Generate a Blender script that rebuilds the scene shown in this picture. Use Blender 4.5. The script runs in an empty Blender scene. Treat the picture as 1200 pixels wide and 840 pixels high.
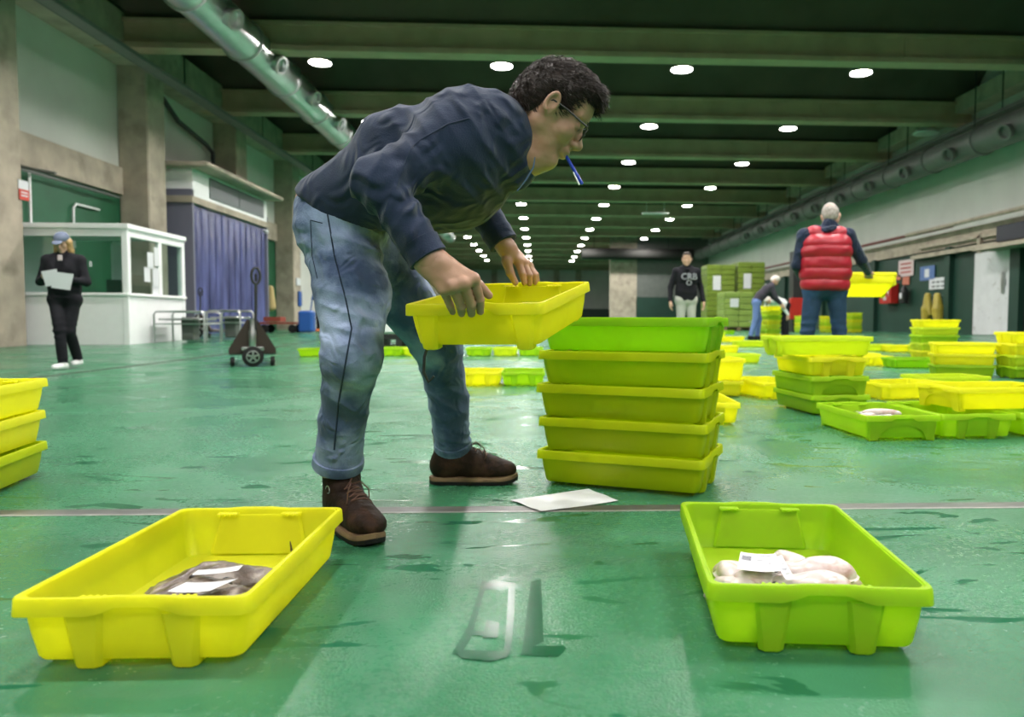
import bpy, math, random
import numpy as np
from math import sin, cos, pi, sqrt, atan, atan2, radians
from mathutils import Vector, Matrix
from mathutils.bvhtree import BVHTree
random.seed(7)
SC = bpy.context.scene
COL = SC.collection

# ------------------------------------------------------------------ camera
FPX, PCX, PCY = 874.0, 670.0, 420.0
CAM = np.array([0.0, 0.0, 0.59])
_yaw, _pit, _rol = atan(40 / FPX), atan(44.9 / FPX), 0.0035
_fw = np.array([sin(_yaw) * cos(_pit), cos(_yaw) * cos(_pit), -sin(_pit)])
_r0 = np.array([cos(_yaw), -sin(_yaw), 0.0])
_u0 = np.cross(_r0, _fw)
_r = cos(_rol) * _r0 + sin(_rol) * _u0
_u = -sin(_rol) * _r0 + cos(_rol) * _u0
def ray(px, py):
    return _fw + _r * (px - PCX) / FPX - _u * (py - PCY) / FPX
def at(px, py, Y):
    d = ray(px, py); return CAM + d * (Y / d[1])
def plz(px, py, z):
    d = ray(px, py); return CAM + d * ((z - CAM[2]) / d[2])
def fz(y):
    t = min(max((y - 8.0) / 16.0, 0.0), 1.0)
    return 0.17 * t * t * (3 - 2 * t)
def fl(px, py):
    z = 0.0
    for _ in range(12):
        p = plz(px, py, z); z = fz(p[1])
    return p
cam_d = bpy.data.cameras.new('camera'); cam = bpy.data.objects.new('camera', cam_d); COL.objects.link(cam)
M4 = Matrix([[_r[0], _u[0], -_fw[0], CAM[0]], [_r[1], _u[1], -_fw[1], CAM[1]], [_r[2], _u[2], -_fw[2], CAM[2]], [0, 0, 0, 1]])
cam.matrix_world = M4
cam_d.sensor_width = 36; cam_d.sensor_fit = 'HORIZONTAL'; cam_d.lens = FPX / 1200 * 36
cam_d.shift_x = (600 - PCX) / 1200
cam_d.clip_start = 0.05; cam_d.clip_end = 300
cam_d.dof.use_dof = True; cam_d.dof.focus_distance = 2.05; cam_d.dof.aperture_fstop = 3.5
SC.camera = cam

# ------------------------------------------------------------------ materials
MATS = {}
def mat(name, col, rough=0.5, metal=0.0, var=0.0, vscale=6.0, bump=0.0, bscale=60.0, spec=None, transl=0.0,
        emit=None, crease=None, sub=0.0, col2=None, c2scale=3.0, c2pos=(0.45, 0.6), sheen=0.0, detail=6.0, stretch=None):
    if name in MATS: return MATS[name]
    if spec is None: spec = .18 if rough >= .7 or sheen else .5
    m = bpy.data.materials.new(name); m.use_nodes = True
    nt = m.node_tree; N = nt.nodes; Lk = nt.links
    b = N['Principled BSDF']; out = N['Material Output']
    b.inputs['Base Color'].default_value = (*col, 1)
    b.inputs['Roughness'].default_value = rough
    b.inputs['Metallic'].default_value = metal
    b.inputs['Specular IOR Level'].default_value = spec
    if sheen: b.inputs['Sheen Weight'].default_value = sheen
    if sub:
        b.inputs['Subsurface Weight'].default_value = sub
        b.inputs['Subsurface Radius'].default_value = (0.02, 0.008, 0.004)
        b.inputs['Subsurface Scale'].default_value = 0.5
    tc = N.new('ShaderNodeTexCoord'); src = tc.outputs['Object']
    if stretch:
        mp = N.new('ShaderNodeMapping'); mp.inputs['Scale'].default_value = stretch
        Lk.new(src, mp.inputs['Vector']); src = mp.outputs['Vector']
    if var or col2:
        n = N.new('ShaderNodeTexNoise'); n.inputs['Scale'].default_value = vscale; n.inputs['Detail'].default_value = detail
        Lk.new(src, n.inputs['Vector'])
        mx = N.new('ShaderNodeMix'); mx.data_type = 'RGBA'; mx.blend_type = 'MIX'
        lo = [max(0, c * (1 - var)) for c in col]; hi = [min(1, c * (1 + var)) for c in col]
        mx.inputs['A'].default_value = (*lo, 1); mx.inputs['B'].default_value = (*hi, 1)
        mr = N.new('ShaderNodeMapRange'); mr.inputs['From Min'].default_value = 0.3; mr.inputs['From Max'].default_value = 0.7
        Lk.new(n.outputs['Fac'], mr.inputs['Value']); Lk.new(mr.outputs['Result'], mx.inputs['Factor'])
        res = mx.outputs['Result']
        if col2:
            n2 = N.new('ShaderNodeTexNoise'); n2.inputs['Scale'].default_value = c2scale; n2.inputs['Detail'].default_value = 8
            Lk.new(src, n2.inputs['Vector'])
            r2 = N.new('ShaderNodeMapRange'); r2.inputs['From Min'].default_value = c2pos[0]; r2.inputs['From Max'].default_value = c2pos[1]
            Lk.new(n2.outputs['Fac'], r2.inputs['Value'])
            m2 = N.new('ShaderNodeMix'); m2.data_type = 'RGBA'
            Lk.new(res, m2.inputs['A']); m2.inputs['B'].default_value = (*col2, 1)
            Lk.new(r2.outputs['Result'], m2.inputs['Factor']); res = m2.outputs['Result']
        Lk.new(res, b.inputs['Base Color'])
    if bump:
        n = N.new('ShaderNodeTexNoise'); n.inputs['Scale'].default_value = bscale; n.inputs['Detail'].default_value = 4
        Lk.new(src, n.inputs['Vector'])
        bp = N.new('ShaderNodeBump'); bp.inputs['Strength'].default_value = bump; bp.inputs['Distance'].default_value = 0.004
        Lk.new(n.outputs['Fac'], bp.inputs['Height']); Lk.new(bp.outputs['Normal'], b.inputs['Normal'])
        if crease:   # soft irregular creases of worn cloth
            n2 = N.new('ShaderNodeTexNoise'); n2.inputs['Scale'].default_value = crease[0]; n2.inputs['Detail'].default_value = 3; n2.inputs['Distortion'].default_value = 1.6
            try: n2.noise_type = 'RIDGED_MULTIFRACTAL'
            except Exception: pass
            Lk.new(src, n2.inputs['Vector'])
            b2 = N.new('ShaderNodeBump'); b2.inputs['Strength'].default_value = crease[1]; b2.inputs['Distance'].default_value = crease[2]
            Lk.new(n2.outputs['Fac'], b2.inputs['Height']); Lk.new(b2.outputs['Normal'], bp.inputs['Normal'])
    if emit:
        b.inputs['Emission Color'].default_value = (*emit[0], 1); b.inputs['Emission Strength'].default_value = emit[1]
    if transl:
        t = N.new('ShaderNodeBsdfTranslucent'); t.inputs['Color'].default_value = (*col, 1)
        ms = N.new('ShaderNodeMixShader'); ms.inputs['Fac'].default_value = transl
        Lk.new(b.outputs[0], ms.inputs[1]); Lk.new(t.outputs[0], ms.inputs[2]); Lk.new(ms.outputs[0], out.inputs['Surface'])
    MATS[name] = m
    return m

def glass_mat(name, tint=(0.8, 0.9, 0.87), gl=0.12, rough=0.02):
    m = bpy.data.materials.new(name); m.use_nodes = True
    nt = m.node_tree; N = nt.nodes; Lk = nt.links
    N.remove(N['Principled BSDF']); out = N['Material Output']
    a = N.new('ShaderNodeBsdfTransparent'); a.inputs['Color'].default_value = (*tint, 1)
    g = N.new('ShaderNodeBsdfGlossy'); g.inputs['Roughness'].default_value = rough
    ms = N.new('ShaderNodeMixShader'); ms.inputs['Fac'].default_value = gl
    Lk.new(a.outputs[0], ms.inputs[1]); Lk.new(g.outputs[0], ms.inputs[2]); Lk.new(ms.outputs[0], out.inputs['Surface'])
    return m

# ------------------------------------------------------------------ mesh builder
def rotz(a):
    return np.array([[cos(a), -sin(a), 0], [sin(a), cos(a), 0], [0, 0, 1.0]])
def frame(d):
    d = np.array(d, float); d = d / (np.linalg.norm(d) + 1e-12)
    h = np.array([0, 0, 1.0]) if abs(d[2]) < 0.9 else np.array([1.0, 0, 0])
    s = np.cross(h, d); s /= np.linalg.norm(s)
    return s, np.cross(d, s), d
class MB:
    def __init__(s): s.v = []; s.f = []
    def add(s, vs, fs):
        o = len(s.v); s.v += [tuple(map(float, p)) for p in vs]; s.f += [tuple(i + o for i in f) for f in fs]; return s
    def box(s, c, d, R=None, bev=0.0, taper=1.0):
        x, y, z = [q / 2 for q in d]
        if bev <= 0:
            P = np.array([(sx * x * (taper if sz < 0 else 1), sy * y * (taper if sz < 0 else 1), sz * z) for sz in (-1, 1) for sy in (-1, 1) for sx in (-1, 1)])
            Fc = [(0, 2, 3, 1), (4, 5, 7, 6), (0, 1, 5, 4), (2, 6, 7, 3), (0, 4, 6, 2), (1, 3, 7, 5)]
        else:
            b = min(bev, x * .9, y * .9, z * .9); P = []; Fc = []
            def ring(ix, iy, zz):
                return [(ix - b * 0, -iy + b, zz), (ix, iy - b, zz), (ix - b, iy, zz), (-ix + b, iy, zz), (-ix, iy - b, zz), (-ix, -iy + b, zz), (-ix + b, -iy, zz), (ix - b, -iy, zz)]
            L = [ring(x - b, y - b, -z), ring(x, y, -z + b), ring(x, y, z - b), ring(x - b, y - b, z)]
            for r in L: P += r
            Fc.append(tuple(range(7, -1, -1))); Fc.append(tuple(range(24, 32)))
            for k in range(3):
                for i in range(8):
                    j = (i + 1) % 8; Fc.append((k * 8 + i, k * 8 + j, k * 8 + 8 + j, k * 8 + 8 + i))
            P = np.array(P)
        if R is not None: P = P @ np.array(R).T
        return s.add(P + np.array(c), Fc)
    def loft(s, rings, cap=True, closed=True):
        n = len(rings[0]); V = [p for r in rings for p in r]; Fc = []
        for k in range(len(rings) - 1):
            for i in range(n if closed else n - 1):
                j = (i + 1) % n; Fc.append((k * n + i, k * n + j, (k + 1) * n + j, (k + 1) * n + i))
        if cap:
            Fc.append(tuple(range(n - 1, -1, -1))); Fc.append(tuple((len(rings) - 1) * n + i for i in range(n)))
        return s.add(V, Fc)
    def tube(s, pts, r, n=8, cap=True):
        pts = [np.array(p, float) for p in pts]; rs = r if hasattr(r, '__len__') else [r] * len(pts)
        rings = []; prev = None
        for i, p in enumerate(pts):
            d = pts[min(i + 1, len(pts) - 1)] - pts[max(i - 1, 0)]
            a, b, d = frame(d)
            if prev is not None:
                a = prev - d * (prev @ d); a /= np.linalg.norm(a) + 1e-12; b = np.cross(d, a)
            prev = a
            rings.append([p + rs[i] * (cos(2 * pi * k / n) * a + sin(2 * pi * k / n) * b) for k in range(n)])
        return s.loft(rings, cap)
    def lathe(s, prof, c=(0, 0, 0), n=20, axis=(0, 0, 1)):
        a, b, d = frame(axis); c = np.array(c, float)
        rings = [[c + d * z + r * (cos(2 * pi * k / n) * a + sin(2 * pi * k / n) * b) for k in range(n)] for r, z in prof]
        return s.loft(rings, True)
    def prism(s, poly, ax, h):
        """extrude a polygon (list of 3-D points) along vector h"""
        n = len(poly); h = np.array(h, float); V = [np.array(p, float) for p in poly]
        V = V + [p + h for p in V]
        return s.add(V, [tuple(range(n - 1, -1, -1)), tuple(range(n, 2 * n))] + [(i, (i + 1) % n, n + (i + 1) % n, n + i) for i in range(n)])
    def mesh(s, name, m, smooth=False):
        me = bpy.data.meshes.new(name); me.from_pydata(s.v, [], s.f)
        if m: me.materials.append(m)
        me.update()
        if smooth:
            me.polygons.foreach_set('use_smooth', [True] * len(me.polygons))
            try: me.set_sharp_from_angle(angle=radians(38))
            except Exception: pass
        return me
    def build(s, name, m, parent=None, smooth=False):
        return link(name, s.mesh(name, m, smooth), parent)
def link(name, me, parent=None):
    o = bpy.data.objects.new(name, me); COL.objects.link(o)
    if parent is not None: o.parent = parent
    return o
def tag(o, label=None, cat=None, group=None, kind=None):
    if label: o['label'] = label
    if cat: o['category'] = cat
    if group: o['group'] = group
    if kind: o['kind'] = kind
    return o
def thing(name, label, cat, loc=(0, 0, 0), rz=0.0, group=None, scale=1.0, rot=None):
    o = bpy.data.objects.new(name, None); COL.objects.link(o)
    o.location = tuple(float(c) for c in loc); o.rotation_euler = rot if rot is not None else (0, 0, rz)
    o.scale = (scale,) * 3; o.empty_display_size = 0.1
    return tag(o, label, cat, group)
def struct(name, mb, m, smooth=False):
    return tag(mb.build(name, m, None, smooth), kind='structure')
def text_mb(txt, h, depth=0.002):
    cu = bpy.data.curves.new('t', 'FONT'); cu.body = txt; cu.size = h; cu.extrude = depth / 2; cu.align_x = 'CENTER'; cu.align_y = 'CENTER'
    o = bpy.data.objects.new('t', cu); COL.objects.link(o)
    dg = bpy.context.evaluated_depsgraph_get(); me = bpy.data.meshes.new_from_object(o.evaluated_get(dg))
    mb = MB(); mb.add([v.co[:] for v in me.vertices], [tuple(p.vertices) for p in me.polygons])
    bpy.data.objects.remove(o); bpy.data.meshes.remove(me)
    return mb
def xform(mb, R, t):
    P = np.array(mb.v) @ np.array(R).T + np.array(t); mb.v = [tuple(p) for p in P]; return mb

# ------------------------------------------------------------------ implicit surfaces
def V3(*a): return np.array(a if len(a) == 3 else a[0], float)
def wob(P, sc, seed=0):
    rs = np.random.RandomState(seed); r = 0
    for i in range(4):
        d = rs.normal(size=3); d /= np.linalg.norm(d); f = sc * (1 + .7 * i)
        r = r + np.sin(P @ (d * f) + rs.rand() * 6.28 + 1.3 * np.sin(P @ (rs.normal(size=3) * sc * .4))) / (1 + .6 * i)
    return r / 2.3
class F:
    def __init__(s, k=0.02): s.p = []; s.k = k; s.disp = None
    def cone(s, a, b, ra, rb, k=None, op='u', flat=None, sq=None):
        s.p.append(('c', V3(a), V3(b), ra, rb, s.k if k is None else k, op, flat, sq)); return s
    def ell(s, c, r, R=None, k=None, op='u'):
        s.p.append(('e', V3(c), V3(r), np.eye(3) if R is None else np.array(R), s.k if k is None else k, op)); return s
    def cut(s, p, n, k=0.004):
        n = V3(n); s.p.append(('h', V3(p), n / np.linalg.norm(n), k)); return s
    def chain(s, pts, rs, k=None, **kw):
        for i in range(len(pts) - 1): s.cone(pts[i], pts[i + 1], rs[i], rs[i + 1], k, **kw)
        return s
    def grid(s, h):
        lo = np.full(3, 1e9); hi = -lo
        for q in s.p:
            if q[0] == 'c' and q[6] == 'u':
                r = max(q[3], q[4]); lo = np.minimum(lo, np.minimum(q[1], q[2]) - r); hi = np.maximum(hi, np.maximum(q[1], q[2]) + r)
            elif q[0] == 'e' and q[5] == 'u':
                r = max(q[2]); lo = np.minimum(lo, q[1] - r); hi = np.maximum(hi, q[1] + r)
        lo -= 3 * h + .012; hi += 3 * h + .012
        n = np.ceil((hi - lo) / h).astype(int) + 1
        D = np.full(n, 0.5, np.float32)
        ax = [lo[i] + h * np.arange(n[i]) for i in range(3)]
        for q in s.p:
            if q[0] == 'h':
                X, Y, Z = np.meshgrid(*ax, indexing='ij', sparse=True)
                d = (X - q[1][0]) * q[2][0] + (Y - q[1][1]) * q[2][1] + (Z - q[1][2]) * q[2][2]
                D = -smin(-D, -d, q[3]).astype(np.float32); continue
            if q[0] == 'c':
                r = max(q[3], q[4]); a = np.minimum(q[1], q[2]) - r; b = np.maximum(q[1], q[2]) + r; k = q[5]; op = q[6]
            else:
                r = max(q[2]); a = q[1] - r; b = q[1] + r; k = q[4]; op = q[5]
            m = k + .03
            i0 = np.clip(np.floor((a - m - lo) / h).astype(int), 0, n); i1 = np.clip(np.ceil((b + m - lo) / h).astype(int) + 1, 0, n)
            if np.any(i1 <= i0): continue
            sl = tuple(slice(i0[i], i1[i]) for i in range(3))
            X, Y, Z = np.meshgrid(*[ax[i][sl[i]] for i in range(3)], indexing='ij', sparse=True)
            if q[0] == 'c':
                A, B = q[1], q[2]; ab = B - A; L2 = ab @ ab + 1e-12; L = sqrt(L2)
                px, py, pz = X - A[0], Y - A[1], Z - A[2]
                tu = (px * ab[0] + py * ab[1] + pz * ab[2]) / L2; t = np.clip(tu, 0, 1)
                if q[8] is not None:   # flattened section: scale along a given axis
                    w, fac = q[8]; w = V3(w); w = w / np.linalg.norm(w)
                    dx, dy, dz = px - t * ab[0], py - t * ab[1], pz - t * ab[2]
                    pr = dx * w[0] + dy * w[1] + dz * w[2]
                    d = np.sqrt(np.maximum(dx * dx + dy * dy + dz * dz - pr * pr + (pr / fac) ** 2, 0))
                else:
                    d = np.sqrt((px - t * ab[0]) ** 2 + (py - t * ab[1]) ** 2 + (pz - t * ab[2]) ** 2)
                d = d - (q[3] + (q[4] - q[3]) * t)
                if q[7]:
                    tt = tu * L
                    if 'b' in q[7]: d = np.maximum(d, tt - L)
                    if 'a' in q[7]: d = np.maximum(d, -tt)
            else:
                R = q[3]; c = q[1]; x, y, z = X - c[0], Y - c[1], Z - c[2]
                u = [(x * R[0, j] + y * R[1, j] + z * R[2, j]) for j in range(3)]; rr = q[2]
                k0 = np.sqrt(sum((u[j] / rr[j]) ** 2 for j in range(3))); k1 = np.sqrt(sum((u[j] / rr[j] ** 2) ** 2 for j in range(3))) + 1e-9
                d = k0 * (k0 - 1) / k1
            if op == 'u': D[sl] = smin(D[sl], d, k)
            elif op == 's': D[sl] = -smin(-D[sl], d, k)
        return D, lo, h, ax
    def mesh(s, h):
        D, lo, h, ax = s.grid(h)
        if s.disp:
            I = np.argwhere(np.abs(D) < .035)
            P = lo + I * h
            D[I[:, 0], I[:, 1], I[:, 2]] -= s.disp(P).astype(np.float32)
        return surf(D, lo, h)
def smin(a, b, k):
    if k <= 0: return np.minimum(a, b)
    h = np.maximum(k - np.abs(a - b), 0) / k
    return np.minimum(a, b) - h * h * k * .25
def surf(D, lo, h):
    S = D < 0; n = np.array(D.shape) - 1
    c = np.zeros(n, np.int8)
    for a in (0, 1):
        for b in (0, 1):
            for d in (0, 1): c += S[a:n[0] + a, b:n[1] + b, d:n[2] + d]
    mk = (c > 0) & (c < 8); I = np.argwhere(mk); idx = np.full(n, -1, np.int64); idx[mk] = np.arange(len(I))
    pos = np.zeros((len(I), 3)); cnt = np.zeros(len(I))
    cs = [(a, b, d) for a in (0, 1) for b in (0, 1) for d in (0, 1)]
    val = {q: D[I[:, 0] + q[0], I[:, 1] + q[1], I[:, 2] + q[2]].astype(float) for q in cs}
    for q in cs:
        for ax in range(3):
            if q[ax]: continue
            w = list(q); w[ax] = 1; w = tuple(w); da, db = val[q], val[w]; cr = (da < 0) != (db < 0)
            t = np.where(cr, da / np.where(cr, da - db, 1), 0)
            p = np.array(q, float)[None, :].repeat(len(I), 0); p[:, ax] += t
            pos += p * cr[:, None]; cnt += cr
    V = lo + (I + pos / np.maximum(cnt, 1)[:, None]) * h
    Fs = []
    for ax in range(3):
        o = [(1, 2), (2, 0), (0, 1)][ax]
        s0 = [slice(1, -1)] * 3; s1 = [slice(1, -1)] * 3; s0[ax] = slice(0, -1); s1[ax] = slice(1, None)
        A = S[tuple(s0)]; B = S[tuple(s1)]; E = np.argwhere(A != B)
        if not len(E): continue
        flip = A[tuple(E.T)]
        off = np.array([1, 1, 1]); off[ax] = 0; E = E + off
        def g(du, dv):
            q = E.copy(); q[:, o[0]] += du; q[:, o[1]] += dv; return idx[q[:, 0], q[:, 1], q[:, 2]]
        Q = np.stack([g(-1, -1), g(0, -1), g(0, 0), g(-1, 0)], 1)
        Q[~flip] = Q[~flip][:, ::-1]; Fs.append(Q)
    Fq = np.concatenate(Fs) if Fs else np.zeros((0, 4), int)
    return V, Fq[(Fq >= 0).all(1)]
def join(parts):
    V = []; Q = []; o = 0
    for v, q in parts: V.append(v); Q.append(q + o); o += len(v)
    return np.concatenate(V), np.concatenate(Q)
def np_obj(name, VQ, m, parent=None, origin=None, smooth=True):
    V, Q = VQ
    if origin is not None: V = V - np.array(origin)
    me = bpy.data.meshes.new(name); n = len(V); q = len(Q)
    me.vertices.add(n); me.vertices.foreach_set('co', V.astype(np.float32).ravel())
    me.loops.add(q * 4); me.loops.foreach_set('vertex_index', Q.astype(np.int32).ravel())
    me.polygons.add(q); me.polygons.foreach_set('loop_start', np.arange(0, q * 4, 4, dtype=np.int32))
    me.polygons.foreach_set('use_smooth', [smooth] * q)
    me.update(calc_edges=True); me.validate()
    if m: me.materials.append(m)
    return link(name, me, parent)
# ------------------------------------------------------------------ room materials
def floor_mat():
    m = bpy.data.materials.new('green_epoxy_floor'); m.use_nodes = True
    nt = m.node_tree; N = nt.nodes; L = nt.links; b = N['Principled BSDF']
    tc = N.new('ShaderNodeTexCoord'); P = tc.outputs['Object']
    def noise(sc, det=6, dist=0.0, stretch=None):
        n = N.new('ShaderNodeTexNoise'); n.inputs['Scale'].default_value = sc; n.inputs['Detail'].default_value = det; n.inputs['Distortion'].default_value = dist
        s = P
        if stretch:
            mp = N.new('ShaderNodeMapping'); mp.inputs['Scale'].default_value = stretch; L.new(P, mp.inputs['Vector']); s = mp.outputs['Vector']
        L.new(s, n.inputs['Vector']); return n.outputs['Fac']
    def rng(v, a, b_, c=0.0, d=1.0):
        r = N.new('ShaderNodeMapRange'); r.inputs['From Min'].default_value = a; r.inputs['From Max'].default_value = b_
        r.inputs['To Min'].default_value = c; r.inputs['To Max'].default_value = d; L.new(v, r.inputs['Value']); return r.outputs['Result']
    def mix(f, a, b_):
        x = N.new('ShaderNodeMix'); x.data_type = 'RGBA'; L.new(f, x.inputs['Factor'])
        for k, q in (('A', a), ('B', b_)):
            if isinstance(q, tuple): x.inputs[k].default_value = (*q, 1)
            else: L.new(q, x.inputs[k])
        return x.outputs['Result']
    def math(op, a, b_):
        x = N.new('ShaderNodeMath'); x.operation = op
        for k, q in ((0, a), (1, b_)):
            if isinstance(q, float): x.inputs[k].default_value = q
            else: L.new(q, x.inputs[k])
        return x.outputs[0]
    big = noise(0.7, 4); mid = noise(3.0, 8, 0.6); fine = noise(60.0, 5)
    base = mix(rng(mid, .35, .68), (0.027, 0.138, 0.062), (0.040, 0.182, 0.088))
    base = mix(rng(big, .42, .7, 0, .5), base, (0.058, 0.215, 0.118))
    smear = noise(1.6, 9, 1.2, (1.0, 2.6, 1.0))
    scuff = rng(smear, .56, .66, 0, .25)
    base = mix(scuff, base, (0.12, 0.20, 0.15))
    # wet film mask : thin, dark, smooth streaks
    wet = rng(noise(2.2, 7, 1.6, (1.0, 3.2, 1.0)), .61, .63)
    base = mix(wet, base, (0.014, 0.11, 0.05))
    L.new(base, b.inputs['Base Color'])
    rough = rng(noise(1.3, 6, .8), .3, .7, .16, .34)
    rough = math('ADD', rough, rng(fine, .35, .65, -.03, .05))
    rough = math('MULTIPLY', rough, rng(wet, 0, 1, 1.0, .45))
    L.new(rough, b.inputs['Roughness'])
    b.inputs['Specular IOR Level'].default_value = 0.22
    bp = N.new('ShaderNodeBump'); bp.inputs['Distance'].default_value = 0.002
    L.new(rng(wet, 0, 1, .62, .06), bp.inputs['Strength'])
    h = math('ADD', noise(170.0, 3), math('MULTIPLY', noise(22.0, 4), 0.9)); L.new(h, bp.inputs['Height'])
    L.new(bp.outputs['Normal'], b.inputs['Normal'])
    return m
M_floor = floor_mat()
M_conc = mat('stained_concrete', (0.42, 0.36, 0.29), .8, var=.16, vscale=2.5, bump=.4, bscale=18, col2=(0.22, 0.19, 0.15), c2scale=1.6, c2pos=(.55, .8))
M_beam = mat('pale_concrete_beam', (0.50, 0.37, 0.27), .8, var=.12, vscale=1.5, bump=.3, bscale=12)
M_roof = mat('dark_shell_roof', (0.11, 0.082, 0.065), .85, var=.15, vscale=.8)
M_white = mat('white_wall_paint', (0.60, 0.60, 0.565), .55, var=.05, vscale=1.2)
M_green = mat('dark_green_wall_paint', (0.014, 0.10, 0.045), .45, var=.12, vscale=1.4)
M_rgreen = mat('deep_green_wall_paint', (0.010, 0.045, 0.030), .5, var=.12, vscale=1.4)
M_galv = mat('galvanised_sheet', (0.62, 0.63, 0.64), .3, metal=.85, var=.08, vscale=3, bump=.15, bscale=9)
M_dgalv = mat('dull_grey_sheet', (0.13, 0.14, 0.13), .5, metal=.0, var=.1, vscale=3)
M_steel = mat('brushed_steel', (0.55, 0.56, 0.56), .28, metal=.95)
M_dark = mat('black_metal', (0.02, 0.02, 0.022), .45)
M_grey = mat('grey_panel', (0.14, 0.15, 0.16), .5)
M_wplas = mat('white_painted_panel', (0.88, 0.88, 0.89), .35, var=.02)
M_paper = mat('white_paper', (0.68, 0.69, 0.72), .6, bump=.1, bscale=30)
M_red = mat('red_enamel', (0.45, 0.025, 0.02), .35)
M_blue = mat('blue_plastic', (0.02, 0.09, 0.35), .4)
XL, XR, YB, YF = -10.6, 14.0, -24.0, 96.0
ZW = 7.55

# floor (rises very slightly away from the camera, drains to the middle)
mb = MB(); ys = [YB] + [YB + 2 + i * 2 for i in range(14)] + [6 + .5 * i for i in range(40)] + [26, 40, 60, YF]
ys = sorted(set(y for y in ys)); rows = [[(XL - .4, y, fz(y)), (XR + .4, y, fz(y))] for y in ys]
V = [p for r in rows for p in r]; mb.add(V, [(2 * i, 2 * i + 1, 2 * i + 3, 2 * i + 2) for i in range(len(rows) - 1)])
struct('floor', mb, M_floor, True)
# floor joints
M_joint = mat('worn_joint_strip', (0.085, 0.088, 0.08), .4, var=.5, vscale=9, col2=(0.05, .045, .04), c2scale=20, c2pos=(.5, .6), stretch=(1, 6, 1))
M_jlt = mat('pale_joint_edge', (0.32, 0.31, 0.30), .3, var=.2, vscale=12)
yj = fl(630, 596)[1]
mb = MB(); mb.box((1.7, yj, .0006), (24.6, .064, .0016)); struct('trim_1', mb, M_joint)
mb = MB(); mb.box((1.7, yj - .036, .0008), (24.6, .012, .002)); struct('trim_2', mb, M_jlt)
xj = fl(187, 425)[0]
mb = MB()
for y in range(2, 60, 1):
    y0, y1 = y, y + 1
    if y < 3: y0 = yj + .1
    mb.add([(xj - .035, y0, fz(y0) + .002), (xj + .035, y0, fz(y0) + .002), (xj + .035, y1, fz(y1) + .002), (xj - .035, y1, fz(y1) + .002)], [(0, 1, 2, 3)])
struct('trim_3', mb, mat('dark_drain_strip', (.06, .05, .048), .75, spec=.15, var=.4, vscale=8))
# hand-drawn characters of smooth wet film on the floor
def film_mat():
    return mat('smooth_green_film', (0.008, 0.080, 0.034), .17, var=.08, vscale=20, spec=.12)
M_film = film_mat()
def film(name, label, strokes):
    mb = MB()
    for k, st in enumerate(strokes):
        P = [fl(*q) for q in st]; mb.add([(p[0], p[1], .0012 + .0002 * k) for p in P], [tuple(range(len(P)))])
    o = mb.build(name, M_film); return tag(o, label, 'floor marking', 'characters wiped on the floor')
film('floor_letter', 'smooth dark green letter A with slanted stroke wiped into the wet floor',
     [[(565, 681), (571, 681), (553, 745), (540, 768), (529, 767), (548, 735)], [(565, 683), (596, 683), (600, 688), (567, 691)], [(548, 739), (575, 741), (574, 746), (547, 744)],
      [(532, 762), (592, 764), (597, 770), (575, 776), (540, 772)], [(596, 684), (604, 684), (602, 730), (598, 768), (590, 768), (594, 728)], [(570, 727), (585, 731), (583, 748), (566, 748)]])  # right stroke added where only a glare edge closes the letter
film('floor_letter', 'smooth dark green letter L with upright stroke wiped into the wet floor',
     [[(622, 682), (634, 679), (637, 752), (612, 764), (616, 730)], [(614, 758), (660, 757), (664, 760), (654, 770), (610, 768)]])

# ---- side walls (built of bands)
def wallband(name, x, z0, z1, m, y0=YB, y1=YF, th=.4, lift=False):
    sx = -1 if x < 0 else 1; mb = MB()
    mb.box((x + sx * th / 2, (y0 + y1) / 2, (z0 + z1) / 2), (th, y1 - y0, z1 - z0)); return struct(name, mb, m)
wallband('wall_left', XL, -.1, 3.72, M_green, y1=34)
wallband('wall_left_far', XL, -.1, 3.72, M_white, y0=34, y1=YF)
wallband('trim_4', XL + .10, 3.72, 4.40, M_conc)
wallband('wall_left_upper', XL, 4.40, 9.6, M_white)
wallband('wall_right', XR, -.1, 3.08, M_rgreen, y1=61)
wallband('trim_5', XR - .10, 3.08, 3.62, M_conc, y1=61)
wallband('wall_right_upper', XR, 3.62, 9.6, M_white, y1=61)
mb = MB(); mb.box((1.7, YF + .2, 4.7), (26, .4, 9.8)); struct('wall_far', mb, M_white)
mb = MB(); mb.box((1.7, YF - .02, 1.0), (25, .1, 2.1)); struct('wall_far_lower', mb, M_rgreen)
mb = MB(); mb.box((1.7, YB - .2, 4.7), (26, .4, 9.8)); struct('wall_back', mb, M_white)
# transverse partition block at the far right
mb = MB(); mb.box((11.2, 61.2, 5.9), (6.3, .4, 7.4)); struct('wall_partition', mb, M_dgalv)
mb = MB(); mb.box((11.2, 61.15, 1.25), (6.3, .4, 2.5)); struct('wall_partition_lower', mb, M_rgreen)
mb = MB(); mb.box((7.0, 61.2, 4.8), (2.2, .5, 9.6)); struct('wall_partition_end', mb, M_conc)
for k, xx in enumerate((-5.5, -1.2, 2.4, 5.2)):
    mb = MB(); mb.box((xx, YF - .4, 3.9), (.7, .6, 7.8)); struct('column_far', mb, M_conc)

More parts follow.
